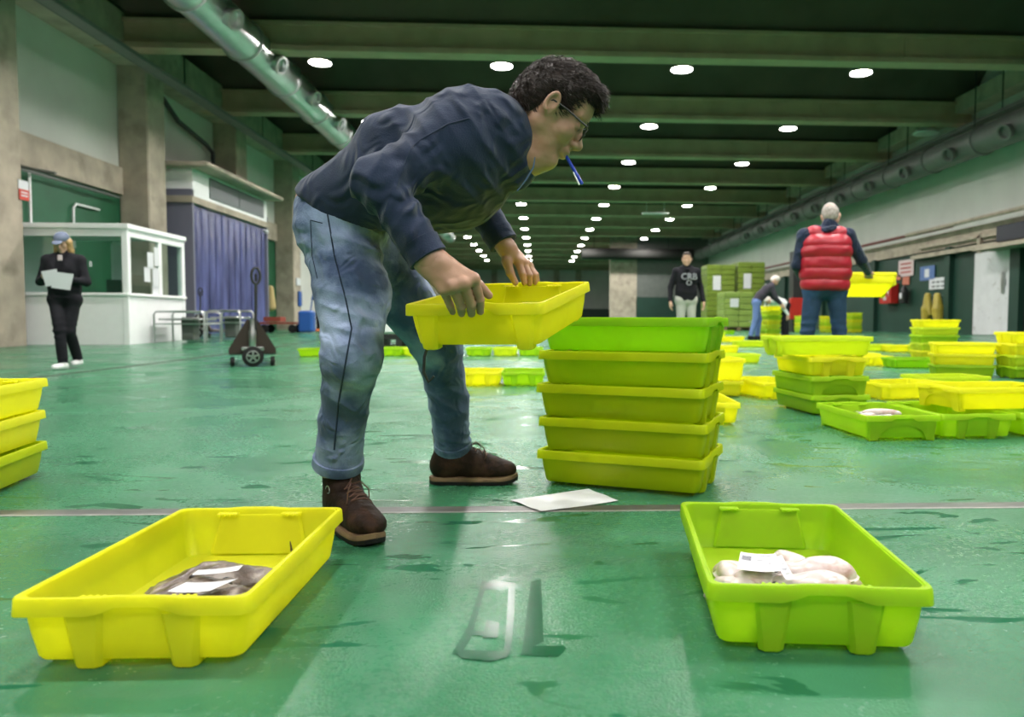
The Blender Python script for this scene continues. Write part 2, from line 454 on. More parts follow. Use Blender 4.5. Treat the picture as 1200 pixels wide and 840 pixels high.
# roof : a dark barrel shell springing from every beam
BEAM_Y = [18.45 + 5.45 * k for k in range(-8, 15)]
mb = MB(); prof = []
for a, b in zip(BEAM_Y[:-1], BEAM_Y[1:]):
    for i in range(10):
        t = i / 10; prof.append((a + (b - a) * t, 7.62 + 1.5 * sin(pi * t) ** .8))
prof.append((BEAM_Y[-1], 7.62))
n = len(prof); V = [(XL - .4, y, z) for y, z in prof] + [(XR + .4, y, z) for y, z in prof]
mb.add(V, [(i, i + 1, n + i + 1, n + i) for i in range(n - 1)])
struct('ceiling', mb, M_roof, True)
for y in BEAM_Y:
    if y < -20: continue
    mb = MB(); x0, x1 = XL + .25, XR - .05; cx_, w = (x0 + x1) / 2, x1 - x0
    mb.box((cx_, y, 7.29), (w, .26, .60)); mb.box((cx_, y, 6.99), (w, .46, .13))
    mb.box((cx_, y, 7.58), (w, .42, .08))
    for xs in np.arange(x0 + 3, x1, 8.2): mb.box((xs, y, 7.28), (.10, .36, .56))
    struct('ceiling_beam', mb, M_beam)
# columns
for k, y in enumerate([14.0 + 5.6 * i for i in range(-6, 14)]):
    if y < 2: continue
    mb = MB(); mb.box((-10.23, y + .45, 3.75), (.74, .9, 7.7), bev=.03); struct('column_left', mb, M_conc)
for y in [14.0 + 5.6 * i for i in range(-2, 9)]:
    mb = MB(); mb.box((13.93, y - .42, 1.5), (.18, .3, 3.2)); struct('column_right', mb, M_rgreen)
# edge beams along the walls
mb = MB(); mb.box((XL + .45, 36, 7.35), (.9, 120, .8)); struct('ceiling_edge_beam', mb, M_conc)
mb = MB(); mb.box((XR - .3, 36, 7.5), (.6, 120, .5)); struct('ceiling_edge_beam', mb, M_conc)

# ---- ducts
def duct(name, label, x, z, r, y0, y1, m, seg, nozz_dir, grp, step):
    t = thing(name, label, 'air duct', (x, y0, z), 0, grp)
    mb = MB(); prof_ = []
    y = 0; L_ = y1 - y0
    mb.lathe([(r, 0), (r, L_)], (0, 0, 0), 28, (0, 1, 0)); mb.build('pipe', m, t, True)
    k = 0; y = 1.4
    while y < L_ - 1:
        q = MB(); q.lathe([(r + .002, 0), (r + .045, .01), (r + .045, .10), (r + .002, .11)], (0, y, 0), 28, (0, 1, 0)); q.build('joint_ring', m, t, True)
        if y < 36:
            q = MB(); d = np.array([nozz_dir, -.25, -.45]); d /= np.linalg.norm(d)
            c = d * r * .9 + np.array([0, y + step * .4, 0])
            q.lathe([(.17, 0), (.19, .12), (.22, .22), (.22, .27), (.17, .27), (.15, .16)], c, 16, d); nz = q.build('air_nozzle', m, t, True)
        y += step
    for yy in np.arange(2, L_, 5.45): q = MB(); q.tube([(0, yy, r), (0, yy, 8.0 - z)], .02, 6); q.build('hanger_rod', M_dark, t)
    return t
p = at(340, 100, 21)
duct('air_duct', 'large shiny round sheet metal air duct with nozzles running along the wall of the booth', p[0], p[2], .45, 8, 58, M_galv, 0, 1, 'air ducts under the roof', 2.75)
p = at(1088, 190, 24.5)
duct('air_duct', 'dull grey round air duct with nozzles high above the fire hose cabinet wall', p[0], p[2], .40, 9, 60, M_dgalv, 0, -1, 'air ducts under the roof', 2.75)
t = thing('air_duct', 'dark air duct crossing the far end of the hall under the roof', 'air duct', (3.5, 60, 5.9), 0, 'air ducts under the roof')
q = MB(); q.lathe([(.45, 0), (.45, 9)], (0, 0, 0), 20, (1, 0, 0)); q.build('pipe', mat('dimmed_duct_sheet', (.035, .035, .033), .9, spec=.1), t, True)  # dimness put into the near-black colour, as nearby lamps brighten the duct
q = MB(); q.tube([(1, 0, .4), (1, 0, 2.4)], .02, 6); q.tube([(7, 0, .4), (7, 0, 2.4)], .02, 6); q.build('hanger_rod', M_dark, t)
# cable trays and pipes under the edge beams
def tray(name, label, x, z, y0, y1, w=.3):
    t = thing(name, label, 'cable tray', (x, y0, z), 0, 'cable trays below the roof')
    q = MB(); L_ = y1 - y0
    q.box((-w / 2, L_ / 2, 0), (.03, L_, .09)); q.box((w / 2, L_ / 2, 0), (.03, L_, .09)); q.build('side_rail', M_dgalv, t)
    q = MB(); q.box((0, L_ / 2, -.03), (w, L_, .02)); q.build('tray_bottom', M_dgalv, t)
    for yy in np.arange(1.0, L_, 5.45): q = MB(); q.box((-w / 2, yy, .55), (.03, .03, 1.1)); q.build('hanger', M_dark, t)
tray('cable_tray', 'dark cable tray hung over the shiny duct beside the white upper wall', -8.9, 6.35, 8, 58)
tray('cable_tray', 'dark cable tray hung beside the dull grey duct', 13.3, 6.6, 9, 58)
def pipe(name, label, pts, r, m, cat='pipe', grp=None):
    q = MB(); q.tube(pts, r, 8); return tag(q.build(name, m, None, True), label, cat, grp)
pipe('wall_pipe', 'thin grey pipe running along the top of the green wall behind the office booth', [at(62, 203, 14.98) + [0.05, 0, 0], (XL + .17, 15.2, 3.6), (XL + .17, 19.3, 3.6)], .03, M_dgalv)
pipe('wall_pipe', 'thin white conduit dropping down the green wall above the office booth', [(XL + .06, 16.15, 3.7), (XL + .06, 16.15, 2.0)], .025, M_wplas)
pipe('wall_pipe', 'short bent white conduit on the green wall near the second column', [(XL + .06, 18.6, 3.2), (XL + .06, 17.7, 3.2), (XL + .06, 17.6, 3.1), (XL + .06, 17.6, 2.2)], .025, M_wplas)
pipe('wall_cable', 'thick black cable bundle looping along the white upper wall behind the second column', [(XL + .2, 20.7, 6.9), (XL + .2, 21.2, 6.85), (XL + .2, 22.4, 6.3), (XL + .2, 24.2, 6.05), (XL + .2, 24.7, 5.9), (XL + .2, 24.75, 4.45)], .07, M_dark, 'cable')
pipe('wall_cable', 'thin black cable hanging down the white wall just past the second column', [(XL + .15, 20.65, 6.9), (XL + .15, 20.75, 5.0), (XL + .15, 20.7, 3.8)], .035, M_dark, 'cable')
pipe('wall_pipe', 'long red sprinkler pipe along the ledge of the wall with the fire hose cabinet', [(XR - .45, 24, 3.72), (XR - .45, 58, 3.72)], .06, mat('dark_red_pipe', (.16, .035, .03), .5))
pipe('wall_pipe', 'long pale pipe along the ledge above the white sliding door', [(XR - .48, 12, 3.80), (XR - .48, 27, 3.74)], .07, M_conc)

# ---- lamps
M_led = mat('lamp_diffuser', (1, 1, 1), .5, emit=((1.0, .96, .92), 42.0))
M_house = mat('lamp_housing', (0.20, 0.20, 0.20), .4, metal=.4)
LX = [at(375, 74, 19.2)[0], at(588, 78, 19.2)[0], at(799, 82, 19.2)[0], at(1009, 86, 19.2)[0]]
q = MB(); q.lathe([(.10, .36), (.13, .30), (.14, .20), (.24, .12), (.29, .0), (.29, -.04), (.275, -.04), (.26, .0), (.24, .02)], (0, 0, 0), 24); me_h = q.mesh('housing', M_house, True)
q = MB(); q.lathe([(.245, .015), (.24, -.03), (.2, -.045), (.0005, -.05)], (0, 0, 0), 24); me_d = q.mesh('diffuser', M_led, True)
q = MB(); q.tube([(0, 0, .35), (0, 0, 1.9)], .014, 6); me_r = q.mesh('hanging_rod', M_dark)
LD = bpy.data.lights.new('lamp_light', 'SPOT'); LD.energy = 240; LD.spot_size = radians(152); LD.spot_blend = .55; LD.shadow_soft_size = .2; LD.color = (1.0, .965, .93)
NEARN = ['closest', 'second', 'third', 'fourth', 'fifth', 'sixth', 'seventh', 'eighth', 'ninth', 'tenth', 'eleventh', 'twelfth', 'thirteenth']
CN = ['booth side', 'second from the booth side', 'third from the booth side', 'red-hose-cabinet side']
k0 = 0
for r_, y in enumerate([19.2 + 5.6 * k for k in range(-7, 12)]):
    for c_, x in enumerate(LX):
        if r_ < 7:
            lab = 'round high-bay ceiling lamp hanging out of view behind the camera or above it'
            g = 'ceiling lamps above and behind the viewpoint'
        else:
            lab = 'lit round ceiling lamp in the %s visible row, %s column' % (NEARN[r_ - 7], CN[c_]); g = 'round ceiling lamps in rows under the beams'
        t = thing('ceiling_lamp', lab, 'lamp', (x, y, 7.0), 0, g)
        link('housing', me_h, t); link('diffuser', me_d, t); link('hanging_rod', me_r, t)
        lo_ = bpy.data.objects.new('lamp_light', LD); COL.objects.link(lo_); lo_.parent = t; lo_.location = (0, 0, -.07)

# ---- office booth
bl, br = fl(55, 404), fl(152, 404); bx1 = br[0]; by0 = br[1]; bx0 = XL + .06
by1 = at(218, 400, 1)[0]; d = ray(218, 398); by1 = bx1 / d[0] * d[1]
by1 = min(by1, 18.95); bz0 = fz(by0) - .02; bz1 = at(150, 262, by0)[2]
bo = thing('office_booth', 'small white prefabricated office booth with windows on two sides', 'booth', ((bx0 + bx1) / 2, (by0 + by1) / 2, bz0))
cxb, cyb = (bx0 + bx1) / 2, (by0 + by1) / 2; W_, D_, H_ = bx1 - bx0, by1 - by0, bz1 - bz0
def B(name, c, d, m=M_wplas, bev=.01, parent=None):
    q = MB(); q.box((c[0], c[1], c[2]), d, bev=bev); return q.build(name, m, parent or bo)
sill = at(152, 345, by0)[2] - bz0; head = H_ - .22
B('roof', (0, 0, H_ - .05), (W_ + .08, D_ + .08, .10)); B('back_panel', (-W_ / 2 + .04, 0, H_ / 2 - .05), (.05, D_ - .05, H_ - .12))
B('lower_panel', (0, -D_ / 2 + .03, sill / 2), (W_, .05, sill)); B('lower_panel', (W_ / 2 - .03, 0, sill / 2), (.05, D_, sill))
for c in ((W_ / 2 - .05, -D_ / 2 + .05), (-W_ / 2 + .05, -D_ / 2 + .05), (W_ / 2 - .05, D_ / 2 - .05)):
    B('corner_post', (c[0], c[1], H_ / 2 - .04), (.12, .12, H_ - .1))
B('window_sill', (0, -D_ / 2 + .01, sill), (W_ + .02, .10, .06)); B('window_sill', (W_ / 2 - .01, 0, sill), (.10, D_ + .02, .06))
B('header', (0, -D_ / 2 + .04, H_ - .17), (W_, .08, .16)); B('header', (W_ / 2 - .04, 0, H_ - .17), (.08, D_, .16))
B('mullion', (.08, -D_ / 2 + .04, (sill + head) / 2), (.09, .07, head - sill + .06)); B('mullion', (W_ / 2 - .04, .12, (sill + head) / 2), (.07, .14, head - sill + .06))
M_gl = glass_mat('booth_glass')
B('window_pane', (0, -D_ / 2 + .03, (sill + head) / 2), (W_ - .15, .008, head - sill), M_gl, 0); B('window_pane', (W_ / 2 - .03, 0, (sill + head) / 2), (.008, D_ - .15, head - sill), M_gl, 0)
for yy, zz, hh in ((-.28, 1.75, .34), (-.42, 1.45, .30), (-.08, 1.40, .42), (.0, 1.85, .4), (-.10, 1.12, .18)):
    B('notice', (W_ / 2 - .015, yy, zz), (.004, .24, hh), M_paper, 0)
B('table', (-.1, .2, .78), (W_ * .7, .7, .04), M_grey); B('monitor', (.45, -.25, 1.18), (.30, .05, .34), M_dark)
B('hanging_coat', (.25, .35, 1.75), (.35, .16, .9), M_wplas, .07)

# ---- strip curtain doorway with header
cx_ = -9.55
def yof(px, x): d = ray(px, 380); return x / d[0] * d[1]
cy0, cy1 = yof(226, cx_), yof(311, cx_); zt = at(226, 239, cy0)[2]; zb = fz(cy0)
cw = thing('strip_curtain_doorway', 'cold room doorway with a blue violet plastic strip curtain and pale header box', 'doorway', (cx_, cy0, zb))
L_ = cy1 - cy0; H2 = zt - zb
M_strip = mat('violet_pvc_strip', (0.13, 0.145, 0.34), .16, var=.45, vscale=2.2, spec=.9, bump=.5, bscale=5, stretch=(1, 1, .35), transl=.25)
ns = 24
for i in range(ns):
    q = MB(); w = L_ / ns * 1.25; yc = (i + .5) * L_ / ns; xo = .015 if i % 2 else -.012
    rings = []
    for j in range(13):
        z = H2 * j / 12; a = .018 * sin(i * 2.3 + j * .5)
        rings.append([(xo + a * .3 - .01, yc - w / 2, z), (xo + a * .5 + .012, yc, z), (xo + a * .3 - .008, yc + w / 2, z), (xo + a * .3 - .014, yc + w / 2, z), (xo + a * .5 + .004, yc, z), (xo + a * .3 - .016, yc - w / 2, z)])
    q.loft(rings); q.build('curtain_strip', M_strip, cw, True)
q = MB(); q.box((-.45, -.04, H2 / 2 + .2), (1.1, .10, H2 + .4)); q.box((-.45, L_ + .06, H2 / 2 + .2), (1.1, .10, H2 + .4)); q.build('side_wall', mat('violet_grey_panel', (.16, .16, .22), .5), cw)
zh = at(222, 197, cy0)[2] - zb
q = MB(); q.box((-.45, L_ / 2, H2 + .12), (1.15, L_ + .3, .18)); q.build('lintel', M_conc, cw)
q = MB(); q.box((-.45, L_ / 2, (H2 + .2 + zh) / 2), (1.1, L_ + .1, zh - H2 - .2)); q.build('header_box', M_wplas, cw)
q = MB(); q.box((.115, L_ * .56, (H2 + .2 + zh) / 2 + .02), (.03, L_ * .76, (zh - H2 - .2) * .74)); q.box((.125, L_ * .56, (H2 + .2 + zh) / 2 + .02), (.03, .04, (zh - H2 - .2) * .74)); q.build('header_screen', M_grey, cw)
q = MB(); q.box((-.2, L_ / 2 - .1, zh + .06), (1.7, L_ + .5, .14), bev=.03); q.build('canopy', M_conc, cw)
q = MB(); q.lathe([(.05, 0), (.07, .06), (.07, .12), (.05, .15)], (.12, L_ - .35, H2 - .12), 12, (1, 0, -.3)); q.build('small_lamp', M_wplas, cw)

# ---- things along the right wall
def wallx(px, py, x, name, label, cat, size, m, th=.03, kids=None, grp=None):
    """thing flat on the wall plane X=x : px,py = centre pixel; size (along Y, Z)"""
    d = ray(px, py); Y = x / d[0] * d[1]; z = CAM[2] + d[2] * (Y / d[1])
    t = thing(name, label, cat, (x, Y, z - size[1] / 2), 0, grp)
    return t, Y, z
XW = XR - .03
# sliding door
d0, d1 = ray(1145, 340), ray(1187, 340); Ya, Yb = XW / d0[0] * d0[1], XW / d1[0] * d1[1]
zt = CAM[2] + ray(1166, 294)[2] * ((Ya + Yb) / 2) / ray(1166, 294)[1]; zf = fz(Ya)
dr = tag(MB().box((XW - .06, (Ya + Yb) / 2, (zt + zf) / 2), (.12, Ya - Yb, zt - zf), bev=.02).build('door_1', mat('worn_white_door', (.62, .62, .64), .5, var=.06, vscale=3, col2=(.35, .33, .32), c2scale=5, c2pos=(.62, .75))), kind='structure')
q = MB(); q.box((XW - .16, Yb + .25, 1.75), (.08, .12, .62), bev=.02); q.box((XW - .14, Yb + .25, 1.75), (.05, .22, .2)); q.build('door_handle', M_steel, dr)
q = MB(); q.box((XW - .15, (Ya + Yb) / 2 + 1.2, zt + .18), (.14, 7.2, .14)); q.box((XW - .15, Ya + .7, zt + .5), (.08, 5.5, .10)); q.box((XW - .15, Yb + 1.5, zt + .3), (.08, .14, .6)); q.build('door_rail', M_conc, dr)
q = MB(); q.box((XW - .10, Yb - .35, zt / 2 + .1), (.22, .45, zt + .3)); struct('trim_6', q, M_rgreen)
q = MB(); q.box((XW - .02, Yb - 2.3, 1.9), (.06, 3.4, 3.5)); struct('recess_shade', q, M_dark)  # black sheet stands in for the shade inside a dark recess
d_ = ray(1167, 274); Yh = 13.4 / d_[0] * d_[1]; zh0 = CAM[2] + ray(1167, 284)[2] * Yh / ray(1167, 284)[1]; zh1 = CAM[2] + ray(1167, 265)[2] * Yh / ray(1167, 265)[1]
q = MB(); q.box((13.55, Yh - 2.2, (zh0 + zh1) / 2), (.3, 4.4, zh1 - zh0), bev=.02)
o = q.build('door_header_box', mat('navy_black_panel', (.015, .018, .03), .4)); tag(o, 'black blue header box above the dark doorway beside the white sliding door', 'door header')
q = MB(); q.box((XW - .45, Yh - 1.9, zh0 - .14), (.85, 5.2, .12)); tag(q.build('door_canopy', M_conc), 'grey canopy ledge under the black header box above the dark doorway', 'canopy')
def plate(px, py, w, h, m, name, label, cat, th=.02, grp=None):
    d = ray(px, py); Y = XW / d[0] * d[1]; z = CAM[2] + d[2] * (Y / d[1]); q = MB(); q.box((XW - th / 2, Y, z), (th, w, h), bev=.003)
    return tag(q.build(name, m), label, cat, grp), Y, z
M_sign = mat('pink_white_sign', (.62, .50, .50), .5); M_rsign = mat('red_orange_sign', (.5, .16, .10), .5)
o, Y, z = plate(1062, 314, 1.15, .62, M_sign, 'wall_sign', 'pale pink prohibition notice on the dark green wall above the fire extinguisher', 'sign', grp='signs on the green wall')
for dz in (-.16, 0, .16):
    q = MB(); q.box((-.0, 0, 0), (.01, .8, .05)); xform(q, np.eye(3), (XW - .025, Y, z + dz)); k = q.build('printed_line', M_red, o)
o, Y, z = plate(1087, 320, 1.0, .5, mat('blue_sign_face', (.10, .18, .42), .5), 'wall_sign', 'light blue safety sign on the green wall between pink notice and white sheet', 'sign', grp='signs on the green wall')
q = MB(); q.box((XW - .025, Y, z), (.01, .3, .3)); q.build('white_symbol', M_paper, o)
o, Y, z = plate(1100, 332, 1.2, .4, M_paper, 'wall_notice', 'white sheet of small print on the dark green wall above the yellow oilskins', 'notice')
q = MB()
for a in (-.3, 0, .3):
    for b_ in (-.1, .05): q.box((XW - .023, Y + a, z + b_), (.01, .2, .06))
q.build('printed_block', M_grey, o)
plate(1052, 325, .5, .22, M_rsign, 'wall_sign', 'small orange red sign directly above the red hose cabinet', 'sign', grp='signs on the green wall')
plate(1062, 329, .5, .30, M_rsign, 'wall_sign', 'small orange red sign above the black fire extinguisher', 'sign', grp='signs on the green wall')
o, Y, z = plate(1046, 344, .95, .78, M_red, 'red_cabinet', 'bright red fire hose cabinet fixed on the dark green wall', 'cabinet', th=.3)
q = MB(); q.box((XW - .31, Y, z - .2), (.02, .25, .15)); q.build('cabinet_label', M_sign, o)
q = MB(); q.tube([(XW - .33, Y - .35, z - .1), (XW - .36, Y - .35, z), (XW - .33, Y - .35, z + .1)], .02, 6); q.build('handle', M_steel, o)
d = ray(1060, 345); Y = (XW - .15) / d[0] * d[1]; z = CAM[2] + d[2] * (Y / d[1])
t = thing('fire_extinguisher', 'black fire extinguisher with white label hung beside the red hose cabinet', 'fire extinguisher', (XW - .16, Y, z - .35))
q = MB(); q.lathe([(.10, 0), (.14, .03), (.14, .5), (.10, .6), (.04, .64), (.04, .7)], (0, 0, 0), 16); q.build('cylinder_body', M_dark, t, True)
q = MB(); q.box((-.14, 0, .3), (.02, .14, .2)); q.build('label_plate', M_paper, t)
q = MB(); q.tube([(0, 0, .68), (-.1, -.12, .66), (-.14, -.2, .4), (-.1, -.2, .1)], .025, 6); q.build('hose', M_dark, t)
# yellow oilskins
def oilskin(px, label, s):
    d = ray(px, 368); Y = (XW - .2) / d[0] * d[1]; zt_ = CAM[2] + ray(px, 346)[2] * Y / ray(px, 346)[1]; z0 = fz(Y) + .15; H = zt_ - z0
    Fd = F(.05); Fd.chain([(0, .0, H), (0, .05 * s, H * .6), (0, .12 * s, H * .05)], [.10, .17, .13]); Fd.chain([(0, 0, H * .9), (0, -.2 * s, H * .45)], [.09, .08])
    Fd.disp = lambda P: .02 * np.sin(P[:, 1] * 34 + 2 * np.sin(P[:, 2] * 3))
    t = thing('oilskin_apron', label, 'apron', (XW - .2, Y, z0), 0, 'oilskins hung on the green wall')
    np_obj('cloth', Fd.mesh(.03), mat('yellow_oilskin', (.42, .33, .05), .4), t); q = MB(); q.tube([(.17, 0, H), (0, 0, H + .06), (-.04, 0, H)], .015, 6); q.build('hook', M_steel, t)
oilskin(1087, 'yellow oilskin apron hanging under the white notice, the one nearer the fire extinguisher', 1)
oilskin(1098, 'yellow oilskin apron hanging under the white notice, the one nearer the white door', -1)
# far dark post and made-up red box for an unclear red patch
p = fl(933, 389); q = MB(); q.box((p[0], p[1], 1.6), (.45, .45, 3.2)); struct('column_right', q, M_dark)
q = MB(); q.box((p[0] - .1, p[1] - .3, 1.05), (.55, .2, .8), bev=.02); tag(q.build('red_cabinet', M_red), 'small made-up red box on the dark post behind the man in the red vest', 'cabinet')
q = MB(); q.box((XW - .02, 47, 1.6), (.06, 3.6, 2.5)); struct('door_3', q, M_wplas)
# ------------------------------------------------------------------ fish crates
CL, CW, CH, PITCH = .60, .39, .128, .118
def rrect(L, W, r, z, nl=6, nsd=16, zf=None):
    """rounded rectangle ring, W along x, L along y; zf(x,y)->z"""
    P = []; hx, hy = W / 2, L / 2
    def arc(cx, cy, a0):
        for i in range(5):
            a = a0 + i * pi / 8; P.append((cx + r * cos(a), cy + r * sin(a)))
    arc(hx - r, hy - r, 0)
    for i in range(1, nsd): P.append((hx - r - (W - 2 * r) * i / nsd, hy))
    arc(-hx + r, hy - r, pi / 2)
    for i in range(1, nl): P.append((-hx, hy - r - (L - 2 * r) * i / nl))
    arc(-hx + r, -hy + r, pi)
    for i in range(1, nsd): P.append((-hx + r + (W - 2 * r) * i / nsd, -hy))
    arc(hx - r, -hy + r, 1.5 * pi)
    for i in range(1, nl): P.append((hx, -hy + r + (L - 2 * r) * i / nl))
    return [(x, y, zf(x, y) if zf else z) for x, y in P]
def crate_mat(name, col, dirt):
    m = mat(name, col, .36, var=.04, vscale=5, col2=dirt, c2scale=9, c2pos=(.62, .85), bump=.12, bscale=14, transl=.62, spec=.45)
    return m
M_cr = {
    'yellow': crate_mat('yellow_crate_plastic', (0.94, 0.93, 0.045), (0.72, 0.68, .02)),
    'lime': crate_mat('lime_crate_plastic', (0.60, 0.82, 0.035), (0.42, 0.58, .02)),
    'green': crate_mat('green_crate_plastic', (0.46, 0.74, 0.025), (0.34, 0.52, .02)),
    'olive': crate_mat('yellow_green_crate_plastic', (0.74, 0.82, 0.012), (0.52, 0.56, .02)),  # yellow-green tuned to the olive look the stack takes in shade
    'pale': crate_mat('pale_yellow_green_crate_plastic', (0.80, 0.90, 0.06), (0.6, 0.7, .05)),
}
def body_mb(tall=1.0):
    H = CH * tall; q = MB(); t = .005
    R = [rrect(.545, .34, .022, .014), rrect(.553, .347, .024, .020), rrect(.570, .362, .026, H * .5), rrect(.586, .376, .026, H - .004),
         rrect(.586 - 2 * t, .376 - 2 * t, .024, H - .002), rrect(.570 - 2 * t, .362 - 2 * t, .024, H * .5), rrect(.553 - 2 * t, .347 - 2 * t, .022, .028), rrect(.535, .33, .02, .021)]
    q.loft(R); return q
def rim_mb(tall=1.0, off=0.0):
    H = CH * tall; q = MB()
    def hand(x, y):
        # 1 in the middle of a short end (the grip), 0 elsewhere
        if abs(y) < .27: return 0.0
        s = abs(x - off * (1 if y < 0 else -1)); return min(max((.062 - s) / .016, 0), 1)
    zb = lambda x, y: H - .030 + .015 * hand(x, y)
    zt = lambda x, y: H + .003 * hand(x, y)
    zi = lambda x, y: zt(x, y) - .004
    R = [rrect(.578, .368, .022, 0, zf=lambda x, y: H - .012), rrect(.578, .368, .022, 0, zf=zi), rrect(.584, .374, .022, 0, zf=zt), rrect(.597, .387, .020, 0, zf=zt), rrect(.601, .391, .020, 0, zf=lambda x, y: zt(x, y) - .004),
         rrect(.604, .394, .020, 0, zf=zb), rrect(.596, .386, .018, 0, zf=lambda x, y: zb(x, y) - .001), rrect(.592, .382, .018, 0, zf=lambda x, y: H - .010), rrect(.578, .368, .022, 0, zf=lambda x, y: H - .012)]
    q.loft(R, cap=False); return q
def foot_mb(tall=1.0):
    H = CH * tall; q = MB(); rings = []
    for z, w, y0, y1 in ((0, .036, .252, .278), (.004, .044, .246, .284), (.014, .046, .250, .2865), (.022, .047, .2755, .288), (.055, .056, .2805, .2915), (H - .028, .068, .2865, .2965)):
        b = .008
        rings.append([(w / 2, y0, z), (w / 2, y1 - b, z), (w / 2 - b, y1, z), (-w / 2 + b, y1, z), (-w / 2, y1 - b, z), (-w / 2, y0, z)])
    q.loft([r[::-1] for r in rings][::1], closed=False); return q
def panel_mb(tall=1.0):
    H = CH * tall; q = MB()   # inner trapezoid panel of the short end
    a = [(-.115, .266, .026), (.115, .266, .026), (.095, .2825, H - .012), (-.095, .2825, H - .012)]
    b = [(-.108, .260, .026), (.108, .260, .026), (.090, .276, H - .012), (-.090, .276, H - .012)]
    q.loft([a, b]); return q
def clip_mb(tall=1.0):
    H = CH * tall; q = MB()
    q.box((0, .276, H - .010), (.048, .020, .006), bev=.002)
    for i in range(4): q.box((-.018 + i * .012, .271, H - .010), (.005, .016, .006))
    return q
def arch_mb(tall=1.0):
    """short-end face plate with an arched cut-out"""
    H = CH * tall; q = MB(); n = 16; w, h = .16, .072; top = H - .026
    out, inn = [], []
    for i in range(n + 1):
        x = -w + 2 * w * i / n; z = .006 + h * sqrt(max(0, 1 - (x / w) ** 2)) ; inn.append((x * .78, z))
    poly = [(-.155, .002)] + inn + [(.155, .002), (.172, top), (-.172, top)]
    # strips between arch and top
    xs = [-.165] + [p[0] for p in inn] + [.165]; zs = [.0] + [p[1] for p in inn] + [.0]
    for i in range(len(xs) - 1):
        y0, y1 = .272, .296
        P = []
        for x, zl in ((xs[i], zs[i]), (xs[i + 1], zs[i + 1])):
            for yy in (y0, y1): P += [(x, yy - .010 * (1 - zl / H), zl), (x, yy, top)]
        q.add(P, [(2, 3, 7, 6), (0, 4, 5, 1), (0, 2, 6, 4)] + ([(0, 1, 3, 2)] if i == 0 else []) + ([(4, 6, 7, 5)] if i == len(xs) - 2 else []))
    return q
PROTO = {}
def foot_x(kind): return {'a': .080, 'b': .145, 'c': .135}[kind]
def crate_meshes(kind, colr, tall):
    key = (kind, colr, tall)
    if key in PROTO: return PROTO[key]
    m = M_cr[colr]; d = {}
    d['body'] = body_mb(tall).mesh('body', m, True)
    d['rim'] = rim_mb(tall, .012 if kind == 'a' else 0).mesh('rim', m, True)
    d['foot'] = foot_mb(tall).mesh('foot', m, True)
    d['end_panel'] = panel_mb(tall).mesh('end_panel', m)
    d['clip'] = clip_mb(tall).mesh('clip', m)
    d['arch_plate'] = arch_mb(tall).mesh('arch_plate', m)
    PROTO[key] = d; return d
def put(name, me, parent, loc=(0, 0, 0), rz=0):
    o = bpy.data.objects.new(name, me); COL.objects.link(o); o.parent = parent; o.location = loc; o.rotation_euler = (0, 0, rz); return o
def crate(colr, x, y, z, yaw, label, group=None, kind='a', tall=1.0, scale=1.0, rot=None, detail=2):
    d = crate_meshes(kind, colr, tall)
    t = thing('fish_crate', label, 'crate', (x, y, z), yaw, group, scale, rot)
    put('body', d['body'], t); put('rim', d['rim'], t)
    for e in (0, 1):
        if kind == 'b': put('arch_plate', d['arch_plate'], t, rz=pi * e)
        for s in (-1, 1):
            put('foot', d['foot'], t, (s * foot_x(kind), 0, 0), 0) if e == 0 else put('foot', d['foot'], t, (s * foot_x(kind), 0, 0), pi)
            if detail > 1: put('clip', d['clip'], t, (s * .075, 0, 0), pi * e)
        if detail > 1: put('end_panel', d['end_panel'], t, rz=pi * e)
    return t
ORD = {1: ['the only'], 2: ['bottom', 'top'], 3: ['bottom', 'middle', 'top'], 4: ['bottom', 'second-lowest', 'second-highest', 'top'],
       5: ['bottom', 'second-lowest', 'middle', 'second-highest', 'top'], 6: ['bottom', 'second-lowest', 'third-lowest', 'third-highest', 'second-highest', 'top'],
       7: ['bottom', 'second-lowest', 'third-lowest', 'middle', 'third-highest', 'second-highest', 'top']}
CNAME = {'yellow': 'yellow', 'lime': 'lime green', 'green': 'bright green', 'olive': 'olive', 'pale': 'pale green'}
def stack(cols, x, y, yaw, where, group, kinds=None, jit=.008, detail=1, base=None):
    n = len(cols); z0 = fz(y) if base is None else base; rs = random.Random(int(x * 1000) + int(y * 77))
    for k, c in enumerate(cols):
        lab = '%s crate, %s' % (CNAME[c], where) if n == 1 else '%s crate, %s one of %s' % (CNAME[c], ORD[n][k], where)
        crate(c, x + rs.uniform(-jit, jit), y + rs.uniform(-jit, jit), z0 + .0005 + k * PITCH, yaw + (pi if k % 2 else 0) + rs.uniform(-.015, .015), lab, group, kinds[k] if kinds else 'a', detail=detail)

def fitrect(c0, c1, c2, c3, z):
    P = [plz(*c, z)[:2] for c in (c0, c1, c2, c3)]   # front-left, front-right, back-left, back-right rim corners
    c = sum(P) / 4; ax = (P[2] + P[3] - P[0] - P[1]); return c, atan2(-ax[0], ax[1])
# the two big open crates in front
c, a = fitrect((19, 697), (288, 702), (216, 594), (400, 597), CH)
FL = (c[0], c[1], a)
crate('yellow', c[0], c[1], .0005, a, 'large yellow plastic fish crate holding brown flatfish, standing open beside the brown boot', kind='a')
c, a = fitrect((828, 682), (1101, 693), (797, 589), (979, 590), CH)
FR = (c[0], c[1], a)
crate('lime', c[0], c[1], .0005, a, 'large lime green fish crate holding pale cuttlefish and a price label', kind='a')
